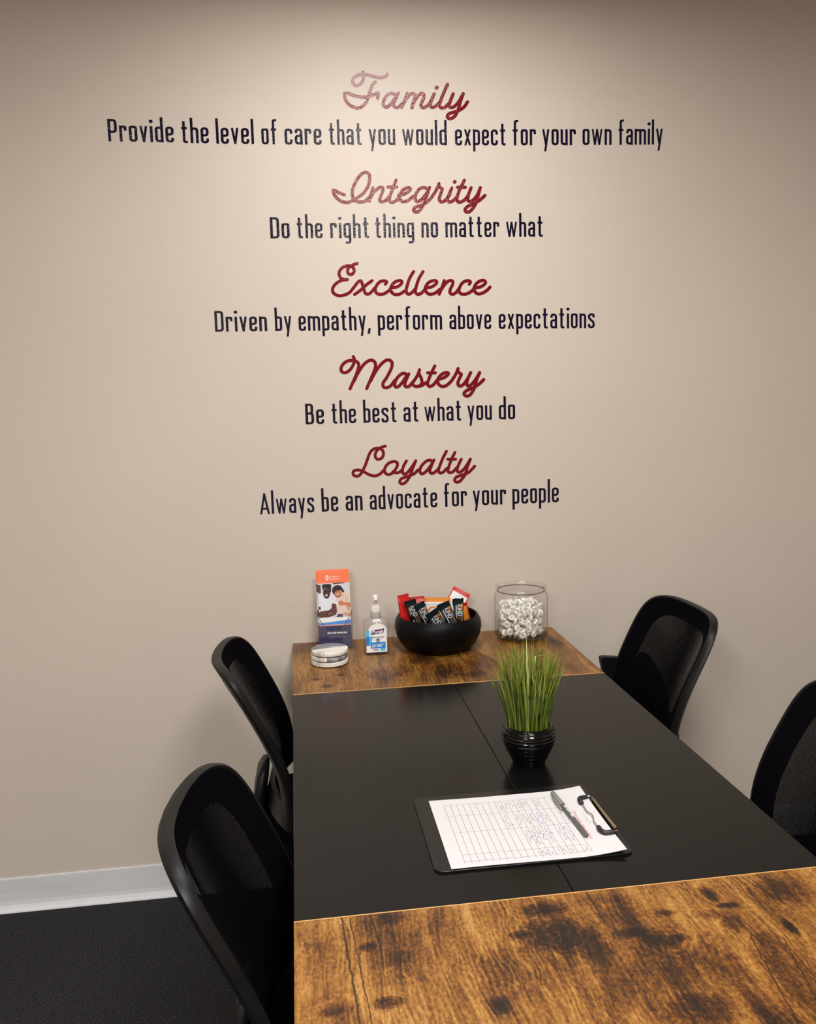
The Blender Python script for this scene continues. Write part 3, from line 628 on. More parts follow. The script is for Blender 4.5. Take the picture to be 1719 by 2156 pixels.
def half_w(t):
    up = min(max((t - SP['ts']) / (1 - SP['ts']), 0), 1); lo = min(max((SP['ts'] - t) / SP['ts'], 0), 1)
    return SP['a'] * max(0, 1 - up ** SP['n']) ** (1 / SP['n']) * (1 - SP['k'] * lo * lo)
def outline(tb=0.0):
    P = []
    for k in range(41):
        th = k / 40; t = tb + (1 - tb) * (1 - (1 - th) ** 2.4)
        P.append((half_w(t), t))
    P = P + [(-u, t) for u, t in P[::-1][1:]]
    return P      # from right bottom over the top to left bottom
def inset(P, d_side, d_top, d_bot, tb):
    """pull the outline in by so much"""
    tc = 0.5; out = []
    T1, T0 = 1 - d_top / SP['L'], tb + d_bot / SP['L']
    for u, t in P:
        s = (t - tb) / (1 - tb); out.append((u * (SP['a'] - d_side) / SP['a'], T0 + (T1 - T0) * s))
    return out
def make_chair():
    t = thing('office_chair', 'x', 'chair', (0, 0, 0))
    tb = 0.0
    P = outline(tb); n = len(P)
    # close with a bottom run
    bot = [(-half_w(tb) + 2 * half_w(tb) * k / 12, tb - 0.02 * math.sin(PI * k / 12)) for k in range(1, 12)]
    O = P + bot
    front = [back_pt(u, tt, 0) for u, tt in O]
    fin = [back_pt(u * .99, tb + (tt - tb) * .99 + .004, -.001) for u, tt in O]
    I = inset(O, .042, .050, .045, tb)
    inner = [back_pt(u, tt, -.004) for u, tt in I]; inner_b = [back_pt(u, tt, -.016) for u, tt in I]
    midb = [back_pt(u * 1.045, .5 + (tt - .5) * 1.018, -.008) for u, tt in O]
    back = [back_pt(u * 1.073, .5 + (tt - .5) * 1.025, -.019) for u, tt in O]
    back2 = [back_pt(u * 1.04, .5 + (tt - .5) * 1.01, -.024) for u, tt in O]
    b = bmesh.new(); R = loft(b, [inner_b, inner, fin, front, midb, back, back2, inner_b], False, False)
    bmesh.ops.remove_doubles(b, verts=b.verts, dist=1e-6); bmesh.ops.recalc_face_normals(b, faces=b.faces)
    obj('back_frame', b, M['plastic'], t, smooth=True, autosmooth=38)
    # mesh stretched over the frame
    b = bmesh.new(); uvl = b.loops.layers.uv.new('UVMap'); rows = []
    NT, NU = 40, 24
    for i in range(NT + 1):
        th = i / NT; tt = 1 - (1 - th) ** 2.0; w = half_w(min(tt, .9995)) * .975; tt2 = .006 + tt * .985
        rows.append([(b.verts.new(back_pt(w * (2 * j / NU - 1), tt2, .0006)), w * (2 * j / NU - 1), tt2 * SP['L']) for j in range(NU + 1)])
    rows2 = [[(b.verts.new(back_pt(x[1], x[2] / SP['L'], .0001)), x[1], x[2]) for x in r] for r in rows]
    for A, B in list(zip(rows, rows[1:])) + list(zip(rows2, rows2[1:])):
        for j in range(NU):
            q = (A[j], A[j + 1], B[j + 1], B[j]); f = b.faces.new([x[0] for x in q])
            for lp, x in zip(f.loops, q): lp[uvl].uv = (x[1], x[2])
    obj('back_mesh', b, M['mesh'], t, smooth=True)
    # spine, seat and arms
    b = bmesh.new()
    rings = []
    for x, z, w_, th_ in ((.20, .395, .05, .02), (.05, .397, .055, .022), (-.020, .42, .06, .026), (-.042, .47, .06, .030), (-.040, .53, .06, .030), (-.030, .58, .055, .028), (-.022, .605, .035, .018), (-.02, .612, .015, .008)):
        rings.append([Vector((x + (0 if z < .41 else q), u, z + (q if z < .41 else 0))) for u, q in rrect(w_ * 2, th_, th_ * .49, 4)])
    loft(b, rings); bmesh.ops.recalc_face_normals(b, faces=b.faces)
    obj('back_support', b, M['plastic'], t, smooth=True, autosmooth=60)
    b = bmesh.new(); rings = []
    for z, s in ((.405, .90), (.415, .96), (.44, 1.0), (.462, .99), (.474, .95), (.478, .86)):
        rings.append([Vector((.197 + x * s, y * s, z - .012 * max(0, (x - .1)) / .12)) for x, y in rrect(.476, .43, .09, 7)])
    loft(b, rings); obj('seat', b, M['fabric'], t, smooth=True, autosmooth=60)
    b = bmesh.new(); lathe(b, [(0, .405), (.045, .405), (.045, .37), (.024, .36), (.024, .10), (.035, .095), (.035, .06), (0, .06)], 20, (.225, 0, 0)); obj('gas_column', b, M['black_metal'], t, smooth=True, autosmooth=40)
    for k in range(5):
        a = 2 * PI * k / 5 + .35; d = Vector((math.cos(a), math.sin(a), 0)); c = Vector((.225, 0, 0))
        b = bmesh.new(); tube(b, [c + d * .03 + Vector((0, 0, .09)), c + d * .12 + Vector((0, 0, .082)), c + d * .215 + Vector((0, 0, .066))], .02, 10, radii=[.024, .02, .015])
        lg = obj('base_leg', b, M['plastic'], t, smooth=True, autosmooth=50)
        b = bmesh.new(); p = c + d * .215 + Vector((0, 0, .026)); sd = Vector((-d.y, d.x, 0))
        for e in (-.012, .012): tube(b, [p + sd * (e - .008), p + sd * (e + .008)], .026, 16)
        obj('caster', b, M['plastic'], lg, smooth=True, autosmooth=40)
    return t
def add_armrest(t, sg):
    b = bmesh.new()
    prof = spline([(.012, .50), (.010, .60), (.012, .672), (.020, .684), (.045, .688), (.072, .690), (.078, .682), (.070, .64), (.066, .60), (.064, .50), (.064, .43)], 5)
    prof = [(p.x, p.y) for p in prof] + [(.012, .43)]
    loft(b, [[Vector((x, sg * yy, z)) for x, z in prof] for yy in (.196, .220)])
    bmesh.ops.recalc_face_normals(b, faces=b.faces)
    obj('armrest', b, M['plastic'], t, smooth=True, autosmooth=35, bevel=.004)
def add_lumbar_pad(t):
    b = bmesh.new(); P = [(p.x, p.y) for p in spline([(-.165, .04), (-.168, .30), (-.155, .50), (-.105, .47), (-.04, .38), (.015, .26), (.03, .12), (.02, .04)], 5)]
    loft(b, [[back_pt(u, tt, o_) for u, tt in P] for o_ in (-.034, -.020)]); bmesh.ops.recalc_face_normals(b, faces=b.faces)
    obj('lumbar_pad', b, M['fabric'], t)
def copy_tree(o, parent=None):
    c = o.copy(); C.objects.link(c); c.parent = parent
    for ch in list(o.children): copy_tree(ch, c)
    return c
ch0 = make_chair()
CH = [(-0.051, -0.471, 0.012, 'black mesh office chair left of the table, beside the lettered wall'),
      (-0.050, -1.280, -0.062, 'black mesh office chair in the left foreground, nearest the carpet corner'),
      (1.000, -0.311, 3.156, 'black mesh office chair right of the table near the wall, mesh back fully seen'),
      (0.985, -1.075, 2.95, 'black mesh office chair cut off by the right edge of the photo')]
for i, (x, y, yw, lab) in enumerate(CH):
    o = ch0 if i == 0 else copy_tree(ch0)
    o.location = (x, y, 0); o.rotation_euler = (0, 0, yw); tag(o, lab, 'chair', 'office chairs around the table')
    if i == 2: add_armrest(o, -1); add_lumbar_pad(o)

# ------------------------------------------------------------------ brochure holder and brochures
hx0, hx1 = 0.0685, 0.1765; LEAN = math.radians(8)
def hold3(x, z, y, base=(0.0, -0.104)):
    """leaning frame: z up the sheet from its foot, y backwards through the stack"""
    return Vector((x, base[1] + z * math.sin(LEAN) + y * math.cos(LEAN), TH + .004 + z * math.cos(LEAN) - y * math.sin(LEAN)))
hol = thing('brochure_holder', 'clear acrylic leaflet holder with a scooped front, behind the coasters', 'leaflet holder', (0.1225, -0.08, TH))
b = bmesh.new()
cxh = (hx0 + hx1) / 2; hwid = (hx1 - hx0) / 2
topc = []
for k in range(25):
    u = -1 + 2 * k / 24; a = abs(u)
    z = .108 if a > .97 else (.100 if a > .90 else (.052 + .040 * min(1, max(0, (a - .32) / .5)) ** 1.2 if a > .32 else .052))
    topc.append((cxh + hwid * u, z))
fr = []
for y in (0.0, .002):
    lo_ = [b.verts.new(hold3(x, 0, y)) for x, z in topc]; hi_ = [b.verts.new(hold3(x, z, y)) for x, z in topc]; fr.append((lo_, hi_))
for k in range(24):
    for s, (lo_, hi_) in enumerate(fr):
        q = (lo_[k], lo_[k + 1], hi_[k + 1], hi_[k]); b.faces.new(q if s == 0 else q[::-1])
    b.faces.new((fr[0][1][k], fr[0][1][k + 1], fr[1][1][k + 1], fr[1][1][k]))
obj('front_panel', b, M['acrylic'], hol, world=True)
b = bmesh.new(); pts = [hold3(x, z, .001) for x, z in topc]; tube(b, pts, .0009, 6); obj('front_edge', b, mat('acrylic_edge', (0.10, 0.09, 0.085), 0.15), hol, world=True)
b = bmesh.new()
def slab(bm, x0, x1, z0, z1, y0, y1):
    loft(bm, [[hold3(x0, z0, y), hold3(x1, z0, y), hold3(x1, z1, y), hold3(x0, z1, y)] for y in (y0, y1)])
slab(b, hx0, hx1, 0, .125, .030, .032); obj('back_panel', b, M['acrylic'], hol, world=True)
for x in (hx0, hx1 - .002):
    b = bmesh.new(); slab(b, x, x + .002, 0, .108, .002, .030); obj('side_panel', b, M['acrylic'], hol, world=True)
b = bmesh.new(); slab(b, hx0, hx1, -.003, 0, 0, .032); obj('bottom_panel', b, M['acrylic'], hol, world=True)
BH, BW = .222, .0925
def brochure(x0, y, dz, full, label):
    t = thing('brochure', label, 'brochure', hold3(x0 + BW / 2, 0, y), 0, 'brochures in the clear holder')
    f3 = lambda X, Yv, d: hold3(x0 + X * BW, .001 + dz + (1 - Yv) * BH, y - d)
    b = bmesh.new(); loft(b, [[f3(0, 1, d), f3(1, 1, d), f3(1, 0, d), f3(0, 0, d)] for d in (0, .0015)]); bmesh.ops.recalc_face_normals(b, faces=b.faces)
    obj('leaflet', b, M['white'], t, world=True)
    D = .0016
    b = bmesh.new(); rect2(b, 0, 1, .145, 0, f3, D); obj('orange_band', b, M['orange'], t, world=True)
    b = bmesh.new(); rect2(b, 0, 1, 1, .705, f3, D); obj('navy_panel', b, M['navyp'], t, world=True)
    b = bmesh.new(); poly2(b, [(0, .665), (1, .635), (1, .69), (0, .69)], f3, D, 0); poly2(b, [(0, .69), (1, .688), (1, .706), (0, .706)], f3, D, 1); obj('striped_band', b, [M['skyblue'], M['peach']], t, world=True)
    # the photograph printed on the leaflet: two people laughing
    g3 = lambda px_, py_, d: f3((px_ - 255) / 1140, .145 + .465 * (py_ - 640) / 1300, d)
    b = bmesh.new(); ms = ['lgray', 'dgray', 'hair', 'skin1', 'shirt', 'skin1b', 'blouse', 'skin2', 'skin2b', 'jeans', 'white']
    d = D; mi = {k: i for i, k in enumerate(ms)}
    def add(P, k):
        nonlocal d; d += 6e-6; poly2(b, P, g3, d, mi[k])
    def el(cx, cy, rx, ry, k, rot=0):
        nonlocal d; d += 6e-6; ell2(b, cx, cy, rx, ry, g3, d, mi[k], 20, rot)
    if not full:
        add([(255, 640), (1395, 640), (1395, 1940), (255, 1940)], 'lgray'); add([(255, 690), (355, 690), (360, 990), (255, 1000)], 'dgray'); add([(255, 1650), (600, 1640), (600, 1890), (255, 1890)], 'skin1')
        obj('printed_photo', b, [M[k] for k in ms], t, world=True)
        return
    add([(255, 640), (1395, 640), (1395, 1940), (255, 1940)], 'lgray'); add([(255, 690), (355, 690), (360, 990), (255, 1000)], 'dgray'); add([(790, 640), (1230, 640), (1220, 672), (800, 690)], 'dgray')
    add([(1110, 1030), (1250, 1005), (1395, 1040), (1395, 1890), (940, 1800), (890, 1500), (890, 1420), (960, 1230), (1080, 1230)], 'blouse')
    for a_, c_ in (((1150, 1060), (1130, 1280)), ((1220, 1060), (1265, 1350)), ((1330, 1180), (1290, 1330))): add([(a_[0] - 8, a_[1]), (a_[0] + 8, a_[1]), (c_[0] + 8, c_[1]), (c_[0] - 8, c_[1])], 'skin2b')
    add([(260, 1010), (430, 975), (470, 1160), (540, 1220), (640, 1130), (740, 1000), (900, 1170), (890, 1270), (810, 1400), (740, 1380), (700, 1560), (640, 1620), (330, 1650), (320, 1500), (255, 1470)], 'shirt')
    add([(255, 1475), (325, 1480), (330, 1600), (255, 1590)], 'skin1b'); add([(740, 1380), (880, 1420), (905, 1700), (860, 1810), (600, 1890), (255, 1890), (255, 1700), (330, 1655), (600, 1640), (710, 1560)], 'skin1b')
    add([(520, 1720), (600, 1660), (640, 1650), (690, 1690), (600, 1800), (540, 1840)], 'skin1')
    for q in range(4): add([(530 + q * 35, 1740 + q * -12), (545 + q * 35, 1728 - q * 12), (600 + q * 35, 1800 - q * 12), (590 + q * 35, 1815 - q * 12)], 'skin2b' if q % 2 else 'skin1')
    el(560, 1000, 128, 205, 'skin1'); add([(405, 690), (480, 668), (690, 668), (740, 700), (722, 960), (690, 990), (650, 850), (560, 800), (480, 810), (440, 900), (415, 830)], 'hair')
    el(545, 850, 50, 35, 'skin1b'); add([(470, 945), (640, 950), (640, 985), (470, 975)], 'hair'); el(560, 1030, 32, 40, 'skin1b'); el(552, 1088, 45, 40, 'white'); el(552, 1120, 40, 22, 'skin1b')
    el(970, 1050, 140, 150, 'skin2', .2)
    add([(760, 930), (780, 820), (870, 745), (980, 728), (1080, 760), (1140, 860), (1200, 960), (1175, 1010), (1120, 1000), (1090, 925), (900, 930), (845, 990), (840, 1090), (790, 1040)], 'hair')
    el(905, 970, 45, 14, 'skin1'); el(1010, 985, 35, 12, 'skin1'); el(960, 1105, 62, 40, 'skin1', -.5); el(955, 1085, 48, 20, 'white', -.5); el(985, 1030, 25, 28, 'skin2b')
    add([(800, 1330), (960, 1310), (970, 1440), (900, 1430), (810, 1390)], 'shirt'); add([(960, 1320), (1080, 1290), (1180, 1370), (1395, 1390), (1395, 1560), (1180, 1470), (1060, 1490), (970, 1440)], 'skin2')
    add([(1190, 1475), (1395, 1550), (1395, 1580), (1200, 1500)], 'skin2b'); add([(1270, 1540), (1300, 1545), (1360, 1690), (1330, 1690)], 'dgray')
    add([(1080, 1800), (1200, 1730), (1395, 1780), (1395, 1890), (1220, 1880)], 'skin2b'); add([(870, 1900), (940, 1780), (1110, 1795), (1110, 1900)], 'jeans')
    add([(255, 1890), (1110, 1925), (1395, 1890), (1395, 1945), (255, 1945)], 'white')
    obj('printed_photo', b, [M[k] for k in ms], t, world=True)
    b = bmesh.new(); e = D + 2e-5
    f4 = lambda X, Yv, d: f3(X, 1 - Yv, d)
    # pin shaped emblem and two lines of white lettering on the orange band
    stroke(b, [(.30, .893), (.262, .921), (.262, .938), (.285, .952), (.315, .952), (.338, .938), (.338, .921), (.30, .893)], .009, f4, e, mi=0)
    print_text(b, 'SYNERGY', .37, .70, .926, .945, f4, e, 0); print_text(b, 'HomeCare', .37, .68, .898, .917, f4, e, 0)
    bmesh.ops.recalc_face_normals(b, faces=b.faces); obj('emblem_print', b, M['white'], t, world=True)
    b = bmesh.new(); print_text(b, 'Care that moves you', .24, .86, .182, .215, f4, e, 0, .3, .003); print_text(b, 'SYNERGYHomeCare.com', .28, .80, .140, .154, f4, e, 1)
    obj('slogan_print', b, [M['white'], M['silver']], t, world=True)
brochure(.0795, .0285, .006, False, 'rearmost orange topped brochure, peeking above the others in the clear holder')
brochure(.0765, .0235, .003, False, 'middle brochure of the holder, its left edge showing behind the front one')
for k in range(1): brochure(.0805, .0175, -.0005, True, 'front brochure in the clear holder with a printed photo of two laughing people')

# ------------------------------------------------------------------ marble coasters
for k, (dx, dy, rot, kind) in enumerate([(0, 0, 0.0, 'plain'), (-.0004, .0005, 0.45, 'white'), (.0012, .0008, 0.22, 'split')]):
    z0 = TH + .0025 + k * .0140; cx, cy = .1015 + dx, -.2185 + dy
    t = thing('coaster', ['white marble coaster at the bottom of the stack of three', 'middle marble coaster, mostly gray along its rim', 'top marble coaster, half gray and half white'][k], 'coaster', (cx, cy, z0 - .0025), 0, 'marble coasters in the stack')
    a0 = {'plain': None, 'white': 0.12, 'split': 0.20}[kind]
    def half(sign, off, m_, nm):
        b = bmesh.new(); r = .0505; P = []
        dirv = Vector((math.cos(a0), math.sin(a0))); nrm = Vector((-dirv.y, dirv.x)) * sign
        h = math.sqrt(r * r - off * off); st = math.atan2((dirv * h + nrm * off).y, (dirv * h + nrm * off).x)
        A = math.acos(off / r)
        base = math.atan2(nrm.y, nrm.x)
        for q in range(33):
            a = base - A + 2 * A * q / 32; P.append((r * math.cos(a), r * math.sin(a)))
        loft(b, [[Vector((cx + x * s, cy + y * s, z0 + z)) for x, y in P] for z, s in ((0, .985), (.001, 1), (.0095, 1), (.0108, .985))])
        bmesh.ops.recalc_face_normals(b, faces=b.faces)
        o = obj(nm, b, m_, t, world=True, smooth=True, autosmooth=40); return o
    if kind == 'plain':
        b = bmesh.new(); lathe(b, [(0, 0), (.050, 0), (.0512, .001), (.0512, .0098), (.050, .0108), (0, .0108)], 56, (cx, cy, z0)); obj('stone', b, M['cream_white'], t, world=True, smooth=True, autosmooth=40)
    elif kind == 'white':
        a0 = -1.05; half(1, -.032, M['gray_marble'], 'gray_stone'); half(-1, .0322, M['cream_white'], 'white_stone')
    else:
        half(1, .004, M['gray_marble'], 'gray_stone'); half(-1, -.0038, M['cream_white'], 'white_stone')
    b = bmesh.new(); lathe(b, [(0, -.0025), (.046, -.0025), (.047, -.0005), (.047, 0), (0, 0)], 40, (cx, cy, z0)); obj('cork_pad', b, M['rubber'], t, world=True)

# ------------------------------------------------------------------ hand sanitizer bottle
cx, cy = .2385, -.158
bt = thing('sanitizer_bottle', 'clear pump bottle of hand sanitizer with blue and white label', 'bottle', (cx, cy, TH))
def ovals(spec): return [[Vector((cx + x, cy + y, TH + z)) for x, y in rrect(w, d, r, 6)] for z, w, d, r in spec]
b = bmesh.new(); loft(b, ovals([(0, .060, .036, .012), (.004, .070, .044, .015), (.012, .072, .046, .016), (.092, .0715, .046, .016), (.096, .069, .044, .016), (.100, .058, .039, .016), (.103, .042, .031, .015), (.106, .028, .028, .0138), (.109, .026, .026, .0129)]), True, False)
obj('bottle_body', b, M['pet'], bt, world=True, smooth=True, autosmooth=50)
b = bmesh.new(); lathe(b, [(0, .104), (.0145, .104), (.0148, .106), (.0148, .121), (.0135, .124), (0, .124)], 28, (cx, cy, TH)); obj('collar', b, mat('gray_translucent_plastic', (.42, .41, .39), .3), bt, world=True, smooth=True, autosmooth=40)
b = bmesh.new(); lathe(b, [(0, .124), (.0135, .124), (.0125, .136), (.0105, .140), (.006, .141), (.0055, .150), (0, .150)], 24, (cx, cy, TH)); obj('pump_neck', b, M['pump'], bt, world=True, smooth=True, autosmooth=50)
b = bmesh.new(); lathe(b, [(0, .150), (.0085, .150), (.009, .153), (.008, .166), (.006, .170), (0, .171)], 20, (cx, cy, TH))
tube(b, [(cx, cy, TH + .163), (cx, cy - .018, TH + .163), (cx, cy - .024, TH + .158)], .0045, 10); obj('pump_head', b, M['pump'], bt, world=True, smooth=True, autosmooth=60)
b = bmesh.new(); tube(b, [(cx, cy, TH + .104), (cx + .002, cy, TH + .01)], .003, 8); obj('dip_tube', b, M['pump'], bt, world=True, smooth=True)
fy = cy - .0236
l3 = lambda X, Yv, d: (cx + X, fy - d, TH + Yv)
b = bmesh.new(); poly2(b, [(-.031, .010), (.027, .010), (.027, .078), (.020, .088), (.002, .094), (-.016, .088), (-.024, .078), (-.031, .060)], l3, 0, 0)
rect2(b, -.031, -.022, .038, .074, l3, 4e-5, 1); rect2(b, -.031, -.018, .030, .056, l3, 6e-5, 2); rect2(b, .008, .022, .013, .022, l3, 4e-5, 1); poly2(b, [(-.022, .056), (-.012, .056), (-.018, .030), (-.022, .030)], l3, 8e-5, 1)
obj('label', b, [M['white'], M['labelcyan'], M['labelblue']], bt, world=True)
b = bmesh.new(); poly2(b, [(-.018, .061), (.017, .064), (.021, .078), (-.014, .073)], l3, 1.0e-4, 0); poly2(b, [(.002, .0735), (.012, .075), (.011, .0715), (.003, .071)], l3, 1.2e-4, 1)
print_text(b, 'Purell', -.0135, .0165, .0645, .0735, l3, 1.5e-4, 2, .25, .0004); obj('brand_banner', b, [M['labelnavy'], M['magenta'], M['white']], bt, world=True)
b = bmesh.new(); rect2(b, -.019, .023, .021, .039, l3, 1.0e-4, 0); print_text(b, '2X', -.016, -.004, .025, .033, l3, 1.4e-4, 1, .1, .0004)
for zz in (.0325, .029, .0255): rect2(b, -.002, .019 - (zz < .03) * .006, zz - .0008, zz + .0008, l3, 1.4e-4, 1)
obj('blue_panel', b, [M['labelblue'], M['white']], bt, world=True)
b = bmesh.new(); print_text(b, 'HAND SANITIZER', -.017, .020, .0515, .0548, l3, 1.4e-4, 0, 0, .0002); obj('name_print', b, M['labelnavy'], bt, world=True)
b = bmesh.new(); ell2(b, .002, .0445, .0058, .0058, l3, 1.4e-4, 1); ell2(b, .002, .0445, .0044, .0044, l3, 1.6e-4, 2); rect2(b, .0012, .0028, .0415, .047, l3, 1.8e-4, 1); rect2(b, -.0008, .0048, .0465, .048, l3, 1.8e-4, 1); obj('round_seal', b, [M['labelnavy'], M['dgray'], M['silver']], bt, world=True)
b = bmesh.new(); rect2(b, -.012, .002, .017, .0185, l3, 1.4e-4, 1); rect2(b, -.012, .004, .0135, .0148, l3, 1.4e-4, 1); obj('small_print', b, [M['labelnavy'], M['dgray'], M['silver']], bt, world=True)

# ------------------------------------------------------------------ bowl of snack bars
BX, BY = .4195, -.138
b = bmesh.new(); lathe(b, [(0, 0), (.082, 0), (.094, .004), (.110, .020), (.1205, .042), (.1255, .064), (.1235, .084), (.116, .098), (.1135, .100), (.1105, .098), (.117, .084), (.1185, .064), (.112, .042), (.099, .020), (.082, .010), (0, .009)], 72, (BX, BY, TH))
tag(obj('snack_bowl', b, M['bowl'], None, smooth=True, autosmooth=70), 'round matte black bowl filled with snack bars', 'bowl')
def packet_frame(top, low, y0, y1, tilt=0.0):
    A = at_y(top[0], top[1], y0); B = at_y(low[0], low[1], y1); ax = (A - B).normalized()
    view = (CAM - A).normalized(); nz = (view - ax * view.dot(ax)).normalized(); wx = ax.cross(nz).normalized()
    if tilt: q = Matrix.Rotation(tilt, 3, ax); nz = q @ nz; wx = q @ wx
    return A, ax, nz, wx
def pillow(b, fr_, w, L, th, fin, mi_body=0, mi_fin=1, seed=0, flare=1.12):
    A, ax, nz, wx = fr_; rnd = random.Random(seed)
    Fm = lambda x, y, z: A + wx * x - ax * y + nz * z
    rings = []
    NS = 14
    for i in range(NS + 1):
        s = i / NS; y = L * s
        if y < fin: ww, tt = w * flare, .0006
        elif y > L - fin: ww, tt = w * flare, .0006
        else:
            k = min(1, min(y - fin, L - fin - y) / .012); ww = w * (flare + (1 - flare) * k); tt = .0006 + th * k ** .6
        ring = []
        for q in range(20):
            a = 2 * PI * q / 20; ca, sa = math.cos(a), math.sin(a)
            x = ww / 2 * (abs(ca) ** .55) * (1 if ca > 0 else -1); z = tt / 2 * (abs(sa) ** .7) * (1 if sa > 0 else -1)
            if y < fin: z += .0012 * math.sin(x * 900)
            ring.append(Fm(x, y + (rnd.random() - .5) * .002 * (i == 0), z + (rnd.random() - .5) * .0008))
        rings.append(ring)
    R = [[b.verts.new(p) for p in r] for r in rings]
    for i, (r0, r1) in enumerate(zip(R, R[1:])):
        y = L * (i + .5) / NS
        for q in range(20):
            b.faces.new((r0[q], r0[(q + 1) % 20], r1[(q + 1) % 20], r1[q])).material_index = mi_fin if (y < fin + .002 or y > L - fin) else mi_body
    b.faces.new(R[0][::-1]).material_index = mi_fin; b.faces.new(R[-1]).material_index = mi_fin
    bmesh.ops.recalc_face_normals(b, faces=b.faces)
    return Fm
BARS = [((862.5, 1264), (876, 1304), -.172, -.150, .031, .0, 'black snack bar leftmost in the bowl, top leaning left'), ((881.5, 1270), (900, 1308), -.186, -.160, .029, .05, 'black snack bar second from the left in the bowl, partly covered'),
        ((932, 1269.5), (950.5, 1306), -.192, -.172, .034, -.05, 'black snack bar fourth from the left, leaning behind the lowest one'), ((908, 1287), (926, 1316), -.222, -.194, .036, 0, 'black snack bar lowest and foremost in the middle of the bowl'),
        ((964.5, 1260), (966.5, 1304), -.156, -.140, .029, .1, 'black snack bar standing upright at the right of the bowl')]
for i, (tp, lw_, y0, y1, w, tl, lab) in enumerate(BARS):
    fr_ = packet_frame(tp, lw_, y0, y1, tl); L = min(.125, (fr_[0].z - TH - .0145) / max(.3, fr_[1].z))
    t = thing('snack_bar', lab, 'snack bar', fr_[0] - fr_[1] * L, 0, 'black snack bars in the bowl')
    b = bmesh.new(); Fm = pillow(b, fr_, w, L, .013, .014, 0, 1, i); obj('wrapper', b, [M['kblack'], M['kteal']], t, world=True, smooth=True, autosmooth=50)
    b = bmesh.new(); D = .0072
    k3 = lambda X, Yv, d: Fm(Yv, X, D + d)     # X runs down the bar, Y across to the right
    k3b = lambda X, Yv, d: Fm(-Yv, X, D + d)
    xs = .0170; ln_ = .036
    print_text(b, 'KIND', xs, xs + ln_, -.0050, .0070, lambda X, Yv, d: Fm(Yv + .0020, X, D + d), 2e-5, 0, 0, .0007)
    obj('brand_print', b, M['white'], t, world=True)
    b = bmesh.new()
    for q, cname in enumerate(('yellow', 'redp', 'green', 'kblue')): rect2(b, xs - .002 + q * .0095, xs + .0075 + q * .0095, w * .30, w * .44, lambda X, Yv, d: Fm(Yv, X, D - .0006 + d), 2e-5, q)
    obj('color_strip', b, [M['yellow'], M['redp'], M['green'], M['kblue']], t, world=True)
    b = bmesh.new(); e3 = lambda X, Yv, d: Fm(Yv, X, D - .0004 + d)
    rect2(b, .018, L - .02, -w * .26, -w * .17, e3, 2e-5, 0); rect2(b, .020, .048, -w * .40, -w * .30, e3, 2e-5, 1); rect2(b, .052, L - .02, -w * .02, w * .12, e3, 2e-5, 1); rect2(b, .052, L - .02, w * .18, w * .38, e3, 2e-5, 2)
    obj('wrapper_print', b, [M['white'], M['kgray'], M['brown']], t, world=True)
def packet(name, lab, tp, lw_, y0, y1, w, L, th, mats, tilt, seed, prints, cat='snack packet'):
    fr_ = packet_frame(tp, lw_, y0, y1, tilt); L = min(L, (fr_[0].z - TH - .016) / max(.3, fr_[1].z))
    t = thing(name, lab, cat, fr_[0] - fr_[1] * L, 0, 'snack packets in the bowl')
    b = bmesh.new(); Fm = pillow(b, fr_, w, L, th, .010, 0, 1, seed, 1.04); obj('wrapper', b, mats, t, world=True, smooth=True, autosmooth=50)
    if prints:
        b = bmesh.new(); ms = []
        for kind, args, mk in prints:
            if mk not in ms: ms.append(mk)
            mi_ = ms.index(mk); e3 = lambda X, Yv, d: Fm(X, Yv, th / 2 + .0010 + d)
            if kind == 'rect': rect2(b, *args, e3, 2e-5 * (1 + mi_), mi_)
            elif kind == 'arc': stroke(b, [(args[0] + args[2] * math.cos(a / 10 * PI + PI), args[1] + args[2] * .8 * math.sin(a / 10 * PI + PI)) for a in range(11)], .0022, e3, 8e-5, mi=mi_)
        obj('wrapper_print', b, [M[k] for k in ms], t, world=True)
packet('snack_packet', 'white snack packet with an orange top edge at the back of the bowl', (915, 1258.5), (915, 1306), -.098, -.100, .092, .09, .008, [M['white'], M['orangep']], 0, 21, [('rect', (-.040, .040, .016, .0172), 'lgray'), ('arc', (-.004, .036, .012), 'orangep'), ('rect', (-.026, -.021, .026, .029), 'lgray'), ('rect', (-.036, .036, .0195, .0203), 'silver')])
packet('snack_packet', 'white snack packet with a red border, corner pointing up at the right', (974, 1243), (948, 1290), -.060, -.066, .055, .085, .006, [M['white'], M['redp']], 0, 22, [('rect', (-.022, .022, .012, .0132), 'lgray'), ('rect', (-.022, .022, .019, .0198), 'lgray'), ('rect', (-.0275, -.0245, .008, .07), 'redp'), ('rect', (.0245, .0275, .008, .07), 'redp')])
packet('snack_packet', 'orange snack packet with red edge at the far right inside the bowl', (976, 1270), (984, 1304), -.150, -.140, .020, .07, .006, [M['orangep'], M['redp']], 0, 23, [('rect', (.0065, .0095, .008, .06), 'redp'), ('rect', (-.006, .003, .030, .034), 'yellow')])
packet('snack_packet', 'crumpled shiny red snack packet at the left rim of the bowl', (848.5, 1252), (855, 1300), -.140, -.145, .034, .095, .012, [M['foilred'], M['foilred']], .4, 24, None)
packet('snack_packet', 'red snack packet lying behind the leftmost black bars', (877, 1256.5), (880, 1290), -.118, -.125, .044, .080, .008, [M['foilred'], M['foilred']], -.1, 25, None)

